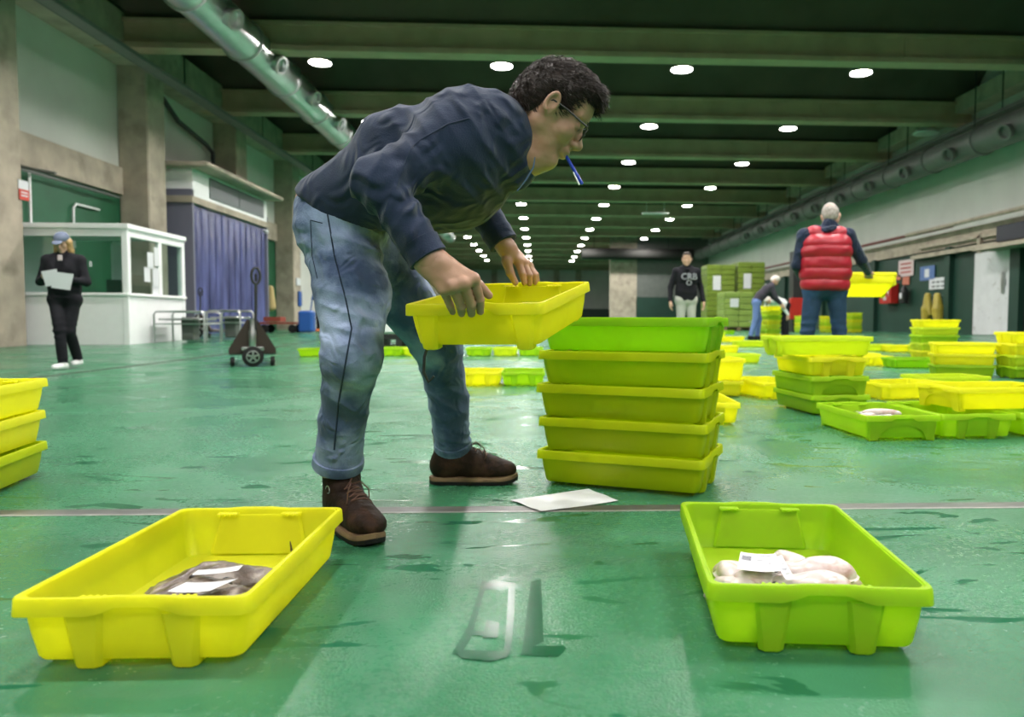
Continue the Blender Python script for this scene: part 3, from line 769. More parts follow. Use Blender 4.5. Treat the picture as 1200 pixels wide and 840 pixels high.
# five-high stack
c0 = plz(627, 527, CH)[:2]; c1 = plz(826, 541, CH)[:2]; d_ = (c1 - c0) / np.linalg.norm(c1 - c0); nrm = np.array([-d_[1], d_[0]])
cc = (c0 + c1) / 2 + nrm * CW / 2; ay = atan2(-d_[0], d_[1])
names5 = ['bottom', 'second-lowest', 'middle', 'second-highest', 'top']
for k in range(5):
    sh = (0, .006, -.002, .005, .012)[k]; cl = ('olive', 'olive', 'olive', 'olive', 'green')[k]
    crate(cl, cc[0] + d_[0] * sh, cc[1] + d_[1] * sh, .0005 + k * PITCH, ay + (pi if k % 2 else 0) + (0, .01, -.008, .012, -.02)[k],
          '%s plastic fish crate, %s one of the five-high stack below the carried crate' % (CNAME[cl], names5[k]), 'crates of the five-high stack')
STK = cc
# three-high stack at the picture's edge
c0 = plz(57, 516, CH)[:2]; d_ = np.array([.2, -.98]); nrm = np.array([-.98, -.2]); cc = c0 + d_ * .30 + nrm * .195
for k in range(3):
    crate('yellow' if k else 'olive', cc[0] + (0, .0, .0)[k], cc[1] + (.0, -.004, .014)[k], .0005 + k * PITCH, atan2(-d_[0], d_[1]) + (0, pi, .0)[k],
          '%s plastic fish crate, %s one of the three-high stack near the walking woman' % (('olive yellow', 'yellow', 'yellow')[k], ('bottom', 'middle', 'top')[k]), 'crates of the three-high stack near the woman')
# the carried crate
HQ = (-.0878, 2.1197, .6692, -.2773, .1428, -.0114)
hs = .935
R_ = Matrix.Rotation(HQ[3], 4, 'Z') @ Matrix.Rotation(HQ[4], 4, 'X') @ Matrix.Rotation(HQ[5], 4, 'Y')
nz_ = np.array(R_.to_3x3() @ Vector((0, 0, 1)))
hl = np.array(HQ[:3]) - nz_ * CH * hs
HELD = crate('yellow', hl[0], hl[1], hl[2], 0, 'yellow plastic fish crate carried by the bending man in the navy sweater', kind='c', scale=hs, rot=R_.to_euler())
q = MB(); Rn = np.array(R_.to_3x3())
p0 = Rn @ np.array([-.145, -.262, .0]) * hs + hl
q.tube([p0 + V3(0, 0, .02), p0 + V3(-.012, -.012, -.02), p0 + V3(-.014, -.012, -.06), p0 + V3(-.002, -.01, -.085), p0 + V3(.012, -.01, -.07)], .0042, 6)
tag(q.build('cord_loop', M_dark, None, True), 'short black cord loop dangling under the carried yellow crate', 'cord')

# ---- mid-distance crates
G = 'crates standing alone on the hall floor'
def single(col_, px, py, yaw, where, z=0, kind='a', sz=1.0, detail=1, dy=None, grp=G, Y=None):
    """px,py : middle of the near bottom edge"""
    p = fl(px, py)
    half = (CL if abs(sin(yaw)) < .7 else CW) / 2
    crate(col_, p[0], p[1] + half, fz(p[1]) + .0005 + z, yaw, '%s crate, %s' % (CNAME[col_], where), grp, kind, sz, detail=detail); return p
single('yellow', 830, 499, -.04, 'standing just behind the five-high stack', detail=2)
p = fl(842, 466); crate('yellow', p[0] - .1, p[1] + .2, .0005, pi / 2, 'deep yellow fish crate, lower one of the two behind the five-high stack', 'two deep crates', tall=1.0, detail=1)
crate('yellow', p[0] - .09, p[1] + .2, PITCH, pi / 2 + .02, 'deep pale yellow fish crate, upper one of the two behind the five-high stack', 'two deep crates', tall=1.4, detail=1)
single('pale', 866, 426, pi / 2 + .1, 'lying beyond the two deep yellow crates', grp=G)
single('yellow', 846, 414, pi / 2, 'seen over the five-high stack beyond the deep yellow crates', grp=G)
single('pale', 880, 407, pi / 2, 'low one in front of the bent man in grey', grp=G)
single('yellow', 858, 401, pi / 2, 'close to the boots of the bent man in grey', grp=G)
single('green', 850, 392, pi / 2, 'in front of the wrapped pallet stacks', grp=G)
# yellow one joined to the big central stack
p = fl(897, 468); crate('yellow', p[0] + .10, p[1] + .30, .0005, .22, 'yellow crate on the floor close beside the four-high stack', G, detail=1)
# four-high stack in front of the man in the red vest
gx, gy = 1.86, 4.83
GN = 'the four-high stack before the red-vested man'
crate('lime', gx, gy, .0005, .10, 'lime green fish crate, bottom one of ' + GN, 'crates of the four-high stack', detail=2)
crate('lime', gx - .01, gy, .0005 + PITCH, .10 + pi, 'lime green fish crate, second-lowest one of ' + GN, 'crates of the four-high stack', 'b', detail=2)
crate('yellow', gx + .0, gy + .02, .0005 + 2 * PITCH, .06, 'yellow fish crate, second-highest one of ' + GN, 'crates of the four-high stack', detail=2)
crate('pale', gx - .07, gy - .09, .012 + 3 * PITCH, pi / 2 + .02, 'pale yellow fish crate lying crosswise, top one of ' + GN, 'crates of the four-high stack', detail=2)
# group at the right edge
HX, HY = 1.785, 3.86
crate('lime', HX, HY, .0005, .04, 'lime green fish crate holding a few silver fish, beside the yellow-topped pair', G, 'b', detail=2)
crate('lime', 2.20, 3.90, .0005, 0, 'lime green fish crate, lower one of the pair beside the crate of silver fish', G, detail=2)
crate('lime', 2.64, 3.95, .0005, 0.02, 'lime green fish crate on the floor under the overhanging end of the yellow crate', G, detail=1)
crate('yellow', 2.46, 3.97, .0005 + PITCH, pi / 2 + .10, 'yellow fish crate lying crosswise on the lime green pair beside the silver fish', G, 'b', detail=2)
single('yellow', 1068, 469, pi / 2 + .35, 'open one behind the crate of silver fish', detail=2)
p = fl(1130, 461); crate('pale', p[0], p[1] + .3, .0005, pi / 2 + .1, 'pale yellow green fish crate just behind the open yellow one beside the silver fish', G, detail=1)
single('green', 1076, 432, pi / 2, 'long side on, between the four-high and three-high stacks')
single('yellow', 1030, 429, .05, 'end on, close beside the long lime green one')
single('yellow', 1008, 425, pi / 2, 'just beyond the top of the four-high stack')
single('pale', 1092, 414, pi / 2, 'beyond the long lime one, closest to the three-high stack')
single('yellow', 1060, 413, pi / 2, 'beyond the long lime one, middle of the three there')
single('pale', 1032, 412, pi / 2, 'beyond the long lime one, closest to the red-vested man')
S = 'crates in the stacks before the dark green wall'
px_ = fl(1143, 443)
stack(['lime', 'yellow', 'yellow'], px_[0], px_[1] + .28, pi / 2 - .32, 'the wide three-high stack before the white door', S)
p = fl(1136, 425); stack(['yellow', 'pale', 'lime', 'pale', 'yellow'], p[0], 11.2, pi / 2, 'the stack behind the wide three-high stack', S)
p = fl(1087, 405); stack(['green', 'green'], p[0], p[1], pi / 2 + .2, 'the small green two-high stack before the oilskins', S)
stack(['lime', 'pale', 'yellow', 'yellow'], at(1199, 440, 7.6)[0] + .08, 7.6, pi / 2, 'the stack cut off by the photo edge', S)
S2 = 'slim far stacks beyond the red-vested man'
for k, (px, py, n, w) in enumerate(((1003, 390, 6, 'the far stack by the red-vested man\'s hip'), (972, 390, 5, 'the far stack between the red-vested man\'s legs'), (942, 390, 5, 'the far stack beside the dark post'), (905, 397, 7, 'the seven-high stack between the two bending workers'))):
    p = fl(px, py); stack([['yellow', 'pale', 'lime'][(i * 2 + k) % 3] for i in range(n)], p[0], p[1] + .2, .0 if k != 3 else .05, w, S2, detail=0)
# rows beyond the man's legs
R1 = 'row of crates seen between the man and the five-high stack'
for px, c_, w in ((561, 'yellow', 'in the short row, beside the bending man\'s far leg'), (613, 'lime', 'in the short row, between a yellow one and the five-high stack')):
    single(c_, px + (0 if px != 528 else -24), 453, 0.0, w, grp=R1)
R2 = 'far row of low crates behind the man'
for i, px in enumerate((456, 487, 560, 592, 622)):
    single(['lime', 'pale'][i % 2], px, 417.5, 0.0, 'in the far low row, %s' % ('beside the white tub', 'second past the white tub', 'showing right under the carried crate', 'under the middle of the carried crate', 'closest to the five-high stack')[i], grp=R2)
single('lime', 372, 418.5, pi / 2, 'alone on the floor behind the knee of the bending man', grp=R2)
p = fl(393, 407); stack(['pale', 'yellow', 'lime'], p[0], p[1], 0, 'the small stack behind the denim knee', R2)
for i, (px, py, c_) in enumerate(((700, 402, 'yellow'), (760, 399, 'lime'), (838, 395, 'pale'))):
    single(c_, px, py, pi / 2, 'low one far down the hall %s' % ('beyond the carried crate', 'before the hooded man', 'beside the wrapped pallets', 'behind the carried crate')[i], grp='low crates far down the hall')

# wrapped pallet blocks of stacked green boxes
M_wrap = mat('green_wrapped_boxes', (0.17, 0.24, 0.035), .3, var=.12, vscale=3, bump=.3, bscale=8)
M_wrapl = mat('light_green_wrapped_boxes', (0.26, 0.36, 0.08), .3, var=.12, vscale=3, bump=.3, bscale=8)
M_wood = mat('rough_pallet_wood', (.22, .15, .09), .8)
def pallet_block(px0, px1, py0, py1, Y, lab, m, lx=.35, floor=True):
    a, b = at(px0, py1, Y), at(px1, py0, Y); w = b[0] - a[0]; z1 = b[2]; z0 = fz(Y) if floor else a[2]
    t = thing('wrapped_crate_pallet', lab, 'pallet', ((a[0] + b[0]) / 2, Y + w / 2, z0), 0, 'wrapped pallets of green boxes')
    h = z1 - z0; q = MB()
    for s in (-1, 0, 1): q.box((s * (w / 2 - .1), 0, .07), (.14, w * .95, .12))
    for i in range(5): q.box((0, -w * .42 + i * w * .21, .135), (w, .12, .02))
    q.build('pallet', M_wood, t)
    rows = max(2, int(h / .24)); dz = (h - .15) / rows
    for r in range(rows):
        q = MB()
        for s in (-1, 1): q.box((s * w * .25, 0, .15 + (r + .5) * dz), (w * .49, w * .96, dz * .95), bev=.02)
        q.build('box_layer', m, t)
    q = MB(); q.box((-w / 2 + w * lx, -w * .485, h * .72), (w * .28, .01, h * .22)); q.build('paper_label', M_paper, t)
pallet_block(848, 884, 342, 384, 31, 'light green wrapped pallet standing on the floor behind the bent man in grey', M_wrapl)
pallet_block(828, 862, 310, 384, 33.5, 'tall dark green wrapped pallet, the one nearer the hooded man', M_wrap)
pallet_block(864, 897, 307, 384, 33.5, 'tall dark green wrapped pallet, the one nearer the red-vested man', M_wrap)

# white insulated tub on a pallet behind the legs
p = fl(468, 406)
t = thing('insulated_tub', 'large white insulated fish tub on a dark pallet behind the bending man', 'tub', (p[0], p[1] + .5, fz(p[1])))
q = MB(); q.box((0, 0, .19), (1.0, 1.1, .10), bev=.01)
for s in (-1, 0, 1): q.box((s * .42, 0, .07), (.12, 1.1, .14))
q.build('pallet', M_dark, t)
q = MB(); q.box((0, 0, .56), (.98, 1.15, .64), bev=.05, taper=.93); q.build('tub', M_wplas, t)
q = MB(); q.box((0, 0, .90), (1.04, 1.2, .08), bev=.03); q.build('lid', M_wplas, t)

# sheet of paper on the floor
P = [fl(598, 587), fl(634, 601), fl(725, 588), fl(690, 574.5)]
q = MB(); n = 10; top = []
for i in range(n + 1):
    for j in range(n + 1):
        u, v = i / n, j / n; s = P[0] * (1 - u) * (1 - v) + P[1] * u * (1 - v) + P[2] * u * v + P[3] * (1 - u) * v
        top.append((s[0], s[1], .003 + .0025 * sin(u * 5 + v * 2) ** 2 + .004 * (v - .5) ** 2))
q.add(top, [(i * (n + 1) + j, (i + 1) * (n + 1) + j, (i + 1) * (n + 1) + j + 1, i * (n + 1) + j + 1) for i in range(n) for j in range(n)])
o = q.build('paper_sheet', M_paper, None, True); tag(o, 'blank white sheet of paper lying on the wet floor in front of the five-high stack', 'paper')

# ------------------------------------------------------------------ fish
def local(cr, x, y, z):
    a = cr[2]; return V3(cr[0] + cos(a) * x - sin(a) * y, cr[1] + sin(a) * x + cos(a) * y, z)
M_cut = mat('pale_cuttlefish_skin', (0.60, 0.52, 0.50), .28, var=.12, vscale=30, col2=(0.42, 0.26, 0.23), c2scale=26, c2pos=(.50, .70), bump=.3, bscale=40, sub=.15)
M_cutb = mat('brown_cuttlefish_back', (0.42, 0.33, 0.16), .3, var=.3, vscale=40)
M_ink = mat('black_ink_stain', (.03, .025, .03), .3)
def cuttle(x, y, z, rz, tilt, s, label):
    px_s = abs(x * 100) + abs(y * 50)
    o_ = local(FR, x, y, z); a = FR[2] + rz
    t = thing('cuttlefish', label, 'cuttlefish', o_, 0, 'cuttlefish in the lime green crate', rot=(0, tilt, a))
    Fd = F(.02); Fd.ell((0, 0, 0), (.082 * s, .042 * s, .026 * s)); Fd.ell((.02 * s, 0, .006), (.05 * s, .034 * s, .026 * s)); Fd.ell((-.085 * s, 0, -.004), (.028 * s, .026 * s, .018 * s))
    Fd.disp = lambda P: .0030 * wob(P, 55, int(px_s * 7) % 9)
    np_obj('mantle', Fd.mesh(.0035), M_cut, t)
    Fd = F(.006)
    for k in range(7):
        an = (k - 3) * .28; Fd.chain([(-.082 * s, sin(an) * .018, -.004), (-.102 * s, sin(an) * .03, -.008 + .004 * (k % 2)), (-.114 * s, sin(an) * .034 + .006 * sin(k * 2), -.010)], [.008, .006, .003])
    np_obj('tentacles', Fd.mesh(.0028), M_cut, t)
    q = MB(); n = 24; top = []
    for i in range(n):
        an = 2 * pi * i / n; top.append([(.083 * s * cos(an), .044 * s * sin(an), 0), (.089 * s * cos(an), (.055 + .003 * sin(i * 1.9)) * s * sin(an), -.003)])
    q.add([p for r in top for p in r], [(2 * i, 2 * i + 1, (2 * i + 3) % (2 * n), (2 * i + 2) % (2 * n)) for i in range(n)]); q.build('fin', M_cut, t, True)
    q = MB()
    for sy in (-1, 1): q.lathe([(.0005, 0), (.006, .002), (.006, .004), (.0005, .007)], (-.088 * s, sy * .019 * s, .003), 10, (0, sy, .3))
    q.build('eye', M_ink, t, True)
bz = .048
for px, py, z, rz, s_, lab in ((856, 668, .062, 1.75, .60, 'pinkish white cuttlefish at the long crate wall closest to the five-high stack'),
          (862, 682, .070, 2.9, .50, 'mottled pinkish cuttlefish in the crate corner closest to the paper sheet'),
          (872, 684, .070, .4, .66, 'small white cuttlefish before the price label, by the front rim'),
          (893, 676, .080, 3.0, .72, 'white cuttlefish under the barcode of the price label'),
          (921, 668, .078, .9, .62, 'pink speckled cuttlefish tucked under the folded label'),
          (958, 664, .090, -.14, .92, 'long smooth white cuttlefish lying across the top of the heap'),
          (957, 681, .084, -.24, .88, 'big plump white cuttlefish nearest the front rim of the lime crate'),
          (930, 655, .080, 2.2, .62, 'small cuttlefish poking up behind the folded label'),
          (986, 684, .048, .5, .62, 'small brown-eyed cuttlefish lowest at the far side of the heap'),
          (866, 664, .046, 3.0, .66, 'white cuttlefish lowest in the heap, behind the price label')):
    P_ = plz(px, py, z); dx, dy = P_[0] - FR[0], P_[1] - FR[1]; ca, sa = cos(-FR[2]), sin(-FR[2])
    cuttle(ca * dx - sa * dy, sa * dx + ca * dy, z - .012, rz, 0, s_, lab)
def leaf(name, pts, label, cat, bend=.0, lines=None, grp=None):
    """small paper: four corner points (3-D), slightly bent"""
    P = [V3(p) for p in pts]; n = 8; top = []
    for i in range(n + 1):
        for j in range(n + 1):
            u, v = i / n, j / n; s = P[0] * (1 - u) * (1 - v) + P[1] * u * (1 - v) + P[2] * u * v + P[3] * (1 - u) * v
            top.append(s + V3(0, 0, bend * (2 * u - 1) ** 2))
    q = MB(); q.add(top, [(i * (n + 1) + j, (i + 1) * (n + 1) + j, (i + 1) * (n + 1) + j + 1, i * (n + 1) + j + 1) for i in range(n) for j in range(n)])
    o = tag(q.build(name, M_paper, None, True), label, cat, grp)
    if lines:
        for nm, m, rects in lines:
            q = MB()
            for (u0, v0, u1, v1) in rects:
                C4 = []
                for u, v in ((u0, v0), (u1, v0), (u1, v1), (u0, v1)):
                    C4.append(P[0] * (1 - u) * (1 - v) + P[1] * u * (1 - v) + P[2] * u * v + P[3] * (1 - u) * v + V3(0, 0, bend * (2 * u - 1) ** 2 + .0012))
                q.add(C4, [(0, 1, 2, 3)])
            q.build(nm, m, o)
    return o
M_inkt = mat('grey_print', (.10, .10, .14), .6); M_inkl = mat('light_grey_print', (.45, .45, .50), .6)
zl = .108
leaf('price_label', [plz(864, 668, .100), plz(915, 671, .104), plz(909, 650, .108), plz(868, 648, .104)],
     'white printed price label with barcode lying on the cuttlefish', 'label', .003,
     [('barcode', M_inkt, [(.06 + i * .022, .52, .072 + i * .022, .80) for i in range(12)]),
      ('print_line', M_inkl, [(.42, .85, .85, .89), (.45, .58, .62, .64), (.1, .34, .7, .37), (.1, .22, .6, .25), (.75, .38, .83, .50)])])
leaf('price_label', [plz(921, 680, .100), plz(931, 678, .104), plz(916, 651, .112), plz(904, 653, .108)],
     'narrow folded white label tucked between two cuttlefish', 'label', .002, [('print_line', M_inkl, [(.2, .2, .8, .24), (.2, .4, .8, .44), (.2, .6, .8, .63)])])
# flatfish / ray in the yellow crate
M_ray = mat('mottled_brown_fish_skin', (0.09, 0.063, 0.046), .32, var=.5, vscale=30, col2=(0.27, 0.225, 0.19), c2scale=26, c2pos=(.50, .62), bump=.7, bscale=70, spec=.6)
def flatfish(x, y, z, rz, s, label, tail=None, seed=0):
    o_ = local(FL, x, y, z); a = FL[2] + rz
    t = thing('flatfish', label, 'fish', o_, a, 'flatfish in the yellow crate')
    Fd = F(.03); Fd.ell((0, 0, 0), (.11 * s, .075 * s, .018)); Fd.ell((.02, 0, .004), (.07 * s, .04 * s, .024)); Fd.cone((-.09 * s, 0, 0), (-.15 * s, 0, .0), .014, .006)
    Fd.disp = lambda P: .0035 * wob(P, 75, seed)
    np_obj('body', Fd.mesh(.0035), M_ray, t)
    q = MB(); n = 40; V = []
    for i in range(n):
        an = 2 * pi * i / n; w = .002 * sin(i * 2.4 + seed); V += [(.105 * s * cos(an), .07 * s * sin(an), .0), ((.128 + .004 * sin(i * 1.7)) * s * cos(an), (.098 + .004 * sin(i * 2.9)) * s * sin(an), -.004 + w)]
    q.add(V, [(2 * i, 2 * i + 1, (2 * i + 3) % (2 * n), (2 * i + 2) % (2 * n)) for i in range(n)]); q.build('fin_fringe', M_ray, t, True)
    Fd = F(.004); Fd.ell((.085 * s, .018, .016), (.008, .006, .006)); Fd.ell((.085 * s, -.014, .016), (.008, .006, .006)); np_obj('eye', Fd.mesh(.002), M_ink, t)
    if tail:
        q = MB(); q.tube([(-.14 * s, 0, 0), (-.15 * s, .0, .02), (-.152 * s, .002, .05), (-.148 * s, .003, .075)], [.006, .005, .003, .001], 6); q.build('tail_spine', M_ray, t, True)
flatfish(-.01, -.075, .045, .55, .85, 'brown flatfish under the larger label, closest to the crate handle', seed=1)
flatfish(.035, .02, .047, 3.3, .80, 'brown flatfish with an upright dark tail spine by the crate wall', True, 2)
flatfish(.065, -.115, .044, .2, .78, 'mottled brown flatfish lying lowest in the yellow crate, by its corner', seed=3)
flatfish(-.04, .03, .040, 1.1, .80, 'greyish flatfish farthest from the boot in the yellow crate', seed=5)
leaf('price_label', [plz(196, 694.5, .078), plz(247, 693.5, .080), plz(279, 679.5, .086), plz(218, 684, .082)],
     'larger white paper label on the brown flatfish, closest to the handle end', 'label', .003, [('print_line', M_inkl, [(.1, .7, .7, .72), (.1, .8, .8, .83)])])
leaf('price_label', [plz(225, 674.5, .082), plz(279, 669.5, .086), plz(285, 663, .086), plz(232, 669, .084)],
     'slim white paper label on the brown flatfish, farther from the handle end', 'label', .002, [('print_line', M_inkl, [(.1, .4, .8, .44)])])
# silver fish in the mid crate
M_silver = mat('silver_fish_skin', (.55, .52, .52), .25, metal=.3, var=.25, vscale=40)
for k, (dx, dy, rz) in enumerate(((-.08, .02, .4), (0, -.06, .2), (.07, .03, -.3), (-.02, .12, .7))):
    t = thing('silver_fish', 'slim silver fish in the lime green crate, %s' % ('closest to its long wall', 'lowest by its rim', 'uppermost of the four', 'at the far end of the four')[k], 'fish', (HX + dx * .5, HY - .04 + dy, .085 + (.02 if k == 2 else 0)), rz, 'silver fish in the lime green crate')
    Fd = F(.02); Fd.ell((0, 0, 0), (.10, .022, .024)); np_obj('body', Fd.mesh(.006), M_silver if k % 2 else M_cut, t)
    q = MB(); q.add([(-.09, 0, 0), (-.135, .03, .005), (-.12, 0, .003), (-.135, -.03, .005)], [(0, 1, 2), (0, 2, 3)]); q.build('tail_fin', M_silver, t)
# ------------------------------------------------------------------ pallet jack, steel tables, far odds and ends
M_jack = mat('dark_jack_paint', (0.035, 0.022, 0.018), .4); M_rub = mat('black_rubber', (.015, .015, .015), .7)
def jack(px, py, lab, rz=0, Y=None):
    p = fl(px, py) if Y is None else at(px, py, Y); t = thing('pallet_jack', lab, 'pallet jack', (p[0], p[1] + .12, fz(p[1])), rz)
    q = MB(); s_ = [(-.27, .16), (.27, .16), (.27, .22), (.06, .58), (-.06, .58), (-.27, .22)]
    q.loft([[(x, .0, z) for x, z in s_], [(x * .96, .12, z) for x, z in s_]]); q.build('housing', M_jack, t)
    q = MB()
    for s in (-1, 1): q.box((s * .19, .72, .17), (.16, 1.2, .06), bev=.01)
    q.build('fork', M_jack, t)
    q = MB(); q.lathe([(.035, 0), (.045, .02), (.045, .26), (.03, .30), (.03, .42)], (0, -.03, .17), 14); q.build('hydraulic_pump', M_steel, t, True)
    q = MB(); q.box((0, -.05, .22), (.26, .06, .05), bev=.01); q.build('cross_bar', M_steel, t)
    def wheel(x, y, r, w, n):
        k = MB(); k.lathe([(r * .8, -w / 2), (r, -w / 2 + .01), (r, w / 2 - .01), (r * .8, w / 2)], (x, y, r), 24, (0, 1, 0) if n == 'steer_wheel' else (1, 0, 0)); o = k.build(n, M_rub, t, True)
        k = MB(); ax = (0, -1, 0) if n == 'steer_wheel' else (1, 0, 0)
        k.lathe([(r * .62, -.0), (r * .62, w / 2 + .004), (r * .52, w / 2 + .006), (r * .5, .0)], (x, y, r), 24, ax)
        for i in range(5):
            a = i * 2 * pi / 5; R = np.array([[cos(a), 0, -sin(a)], [0, 1, 0], [sin(a), 0, cos(a)]])
            b = MB(); b.box((0, -w / 2 - .004, r * .3), (.022, .012, r * .5), R=None); xform(b, R, (x, y, r)); k.add(b.v, b.f)
        k.build('wheel_rim', M_steel, o)
    wheel(0, -.08, .125, .05, 'steer_wheel'); wheel(-.23, .05, .06, .05, 'load_wheel'); wheel(.23, .05, .06, .05, 'load_wheel')
    q = MB(); q.tube([(.03, -.02, .4), (.045, -.01, .75), (.05, 0, 1.02)], .018, 8); q.build('handle_bar', M_dark, t, True)
    q = MB(); n = 16; q.tube([(.052 + .05 * sin(2 * pi * i / n), 0, 1.12 + .10 * cos(2 * pi * i / n)) for i in range(n + 1)], .015, 8); q.box((.052, 0, 1.10), (.03, .03, .10), bev=.008); q.build('grip_loop', M_dark, t, True)
jack(292, 430, 'dark pallet jack with spoked steel wheel, standing between woman and bending man', .39)
jack(231, 402, 'pallet jack parked behind the steel tables, only its upright handle showing', 0, 18.6)
# tubular steel tables
def steel_table(px0, px1, py, Y, label, back=.0):
    a, b = at(px0, 400, Y), at(px1, 400, Y); z0 = fz(Y); w = b[0] - a[0]; h = at(px0, py, Y)[2] - z0
    t = thing('steel_table', label, 'table', ((a[0] + b[0]) / 2, Y + .4, z0), 0, 'tubular steel tables beside the booth')
    for y in (-.4, .4):
        q = MB(); q.tube([(-w / 2, y, 0), (-w / 2, y, h - .06), (-w / 2 + .05, y, h), (w / 2 - .05, y, h), (w / 2, y, h - .06), (w / 2, y, 0)], .022, 8); q.build('leg_frame', M_steel, t, True)
    q = MB(); q.tube([(-w / 2, -.4, .40), (w / 2, -.4, .40)], .016, 8); q.tube([(-w / 2, .4, .40), (w / 2, .4, .40)], .016, 8)
    q.tube([(-w / 2, -.4, .40), (-w / 2, .4, .40)], .016, 8); q.tube([(w / 2, -.4, .40), (w / 2, .4, .40)], .016, 8); q.build('lower_rail', M_steel, t, True)
    q = MB(); q.box((0, 0, h - .16), (w * .84, .78, .04), bev=.01); q.build('table_top', M_steel, t)
    q = MB(); q.box((0, .1, h * .45), (.26, .3, .5), bev=.02); q.build('drain_box', M_dgalv, t)
steel_table(181, 240, 365, 15.9, 'tubular steel table in front of the office booth, the one touching the booth side')
steel_table(243, 282, 364, 17.3, 'smaller tubular steel table beside the strip curtain')
# small red hand cart with blue box
p = fl(330, 390)
t = thing('hand_cart', 'low red tubular hand cart on the floor before the green wall', 'cart', (p[0], p[1], fz(p[1])))
q = MB(); q.box((0, 0, .30), (1.1, .6, .06)); q.box((-.2, 0, .42), (.5, .5, .14)); q.build('deck', mat('rusty_red_paint', (.25, .05, .03), .6), t)
for sx in (-1, 1):
    for sy in (-1, 1): q = MB(); q.lathe([(.08, -.03), (.13, -.02), (.13, .02), (.08, .03)], (sx * .42, sy * .28, .13), 14, (0, 1, 0)); q.build('wheel', M_rub, t, True)
p = fl(346, 390); q = MB(); q.box((0, 0, .35), (.42, .4, .66), bev=.05, taper=.85); q.tube([(.1, 0, .6), (.25, 0, 1.5), (.2, 0, 1.55)], .02, 6); xform(q, np.eye(3), (p[0] + .45, p[1] - .3, fz(p[1])))
tag(q.build('blue_bin', M_blue), 'blue plastic bin with a pole beside the red hand cart', 'bin')
def wl(px, py, w, h, m, name, lab, cat, X=XL, th=.04):
    d = ray(px, py); Y = X / d[0] * d[1]; z = CAM[2] + d[2] * (Y / d[1]); q = MB(); q.box((X + th / 2, Y, z), (th, w, h), bev=.004); return tag(q.build(name, m), lab, cat), Y, z
wl(349, 330, .5, .3, M_paper, 'wall_notice', 'small white notice on the far column beyond the strip curtain', 'notice', X=-9.84)
wl(351, 350, .4, .6, M_blue, 'blue_sign', 'small blue sign low on the far column beside the far man', 'sign', X=-9.84)
o, Y, z = wl(331, 344, .55, .42, M_dark, 'wall_phone_box', 'small black box with a white front on the far green wall', 'box', th=.2)
q = MB(); q.box((XL + .22, Y + .05, z - .05), (.03, .2, .2)); q.build('white_front', M_paper, o)
d = ray(314, 351); Y = (XL + .15) / d[0] * d[1]; z1 = CAM[2] + ray(314, 338)[2] * Y / ray(314, 338)[1]; z0 = CAM[2] + ray(314, 362)[2] * Y / ray(314, 362)[1]
Fd = F(.05); Fd.chain([(0, 0, z1 - z0), (0, 0, .1)], [.12, .2]); t = thing('hanging_apron', 'beige apron hanging on the green wall just past the strip curtain', 'apron', (XL + .25, Y, z0))
np_obj('cloth', Fd.mesh(.04), mat('beige_cloth', (.50, .38, .18), .8), t); q = MB(); q.tube([(-.15, 0, z1 - z0 + .1), (0, 0, z1 - z0 + .1), (0, 0, z1 - z0)], .02, 6); q.build('hook', M_dark, t)
# notices on the first column
d = ray(26, 222); Y = 14.5; X = -9.855
o, Y, z = wl(27, 219, .28, .24, M_paper, 'wall_sign', 'small white and red sign high on the bare concrete column near the woman', 'sign', X=X, th=.012)
q = MB(); q.box((X + .014, Y, z - .15), (.012, .28, .20)); q.build('red_field', mat('red_print', (.55, .06, .04), .5), o)
for dz in (-.11, -.17): q = MB(); q.box((X + .022, Y, z + dz), (.006, .18, .03)); q.build('white_print', M_paper, o)
p = at(1085, 156, 25); t = thing('ceiling_lamp', 'unlit flat round lamp hanging beside the dull grey duct', 'lamp', p)
q = MB(); q.lathe([(.10, .25), (.3, .12), (.42, .0), (.40, -.03), (.001, -.04)], (0, 0, 0), 20); q.build('housing', M_wplas, t, True); q = MB(); q.tube([(0, 0, .2), (0, 0, 1.4)], .015, 6); q.build('hanging_rod', M_dark, t)
# twin tube light far down
p = at(768, 250, 42); q = MB(); q.box((0, 0, 0), (1.5, .25, .1), bev=.02); q.tube([(-.5, 0, 0), (-.5, 0, 1.0)], .012, 5); q.tube([(.5, 0, 0), (.5, 0, 1.0)], .012, 5); xform(q, np.eye(3), p); tag(q.build('tube_light', M_wplas), 'unlit pale tube light hanging between the far lamps', 'lamp')
# ------------------------------------------------------------------ people
M_skin = mat('tanned_skin', (0.46, 0.255, 0.17), .45, var=.10, vscale=14, sub=.05, bump=.25, bscale=55, col2=(0.42, 0.17, 0.12), c2scale=18, c2pos=(.58, .8))
M_skin2 = mat('fair_skin', (0.60, 0.36, 0.26), .5)
M_hair = mat('dark_brown_hair', (0.024, 0.015, 0.011), .42, var=.4, vscale=60, spec=.3)
M_navy = mat('navy_sweatshirt_cotton', (0.020, 0.032, 0.068), .8, var=.2, vscale=9, bump=.35, bscale=260, sheen=.18, crease=(9, .9, .03))
M_lining = mat('blue_collar_trim', (0.10, 0.15, 0.26), .8)
M_boot = mat('brown_suede_boot', (0.022, 0.012, 0.008), .6, var=.4, vscale=22, bump=.5, bscale=90, spec=.15, col2=(0.075, 0.036, .023), c2scale=14, c2pos=(.5, .7), crease=(22, .4, .006))
M_sole = mat('tan_boot_sole', (0.19, 0.125, 0.07), .7, var=.3, vscale=20)
M_lace = mat('brown_boot_lace', (0.11, 0.06, 0.045), .7)
def denim():
    m = mat('faded_blue_denim', (0.085, 0.125, 0.24), .8, var=.3, vscale=7, bump=.45, bscale=220, col2=(0.34, 0.42, 0.60), c2scale=7, c2pos=(.42, .68), sheen=.1, crease=(13, .7, .022))
    return m
M_denim = denim()
M_seam = mat('dark_denim_seam', (0.03, 0.045, 0.075), .9)

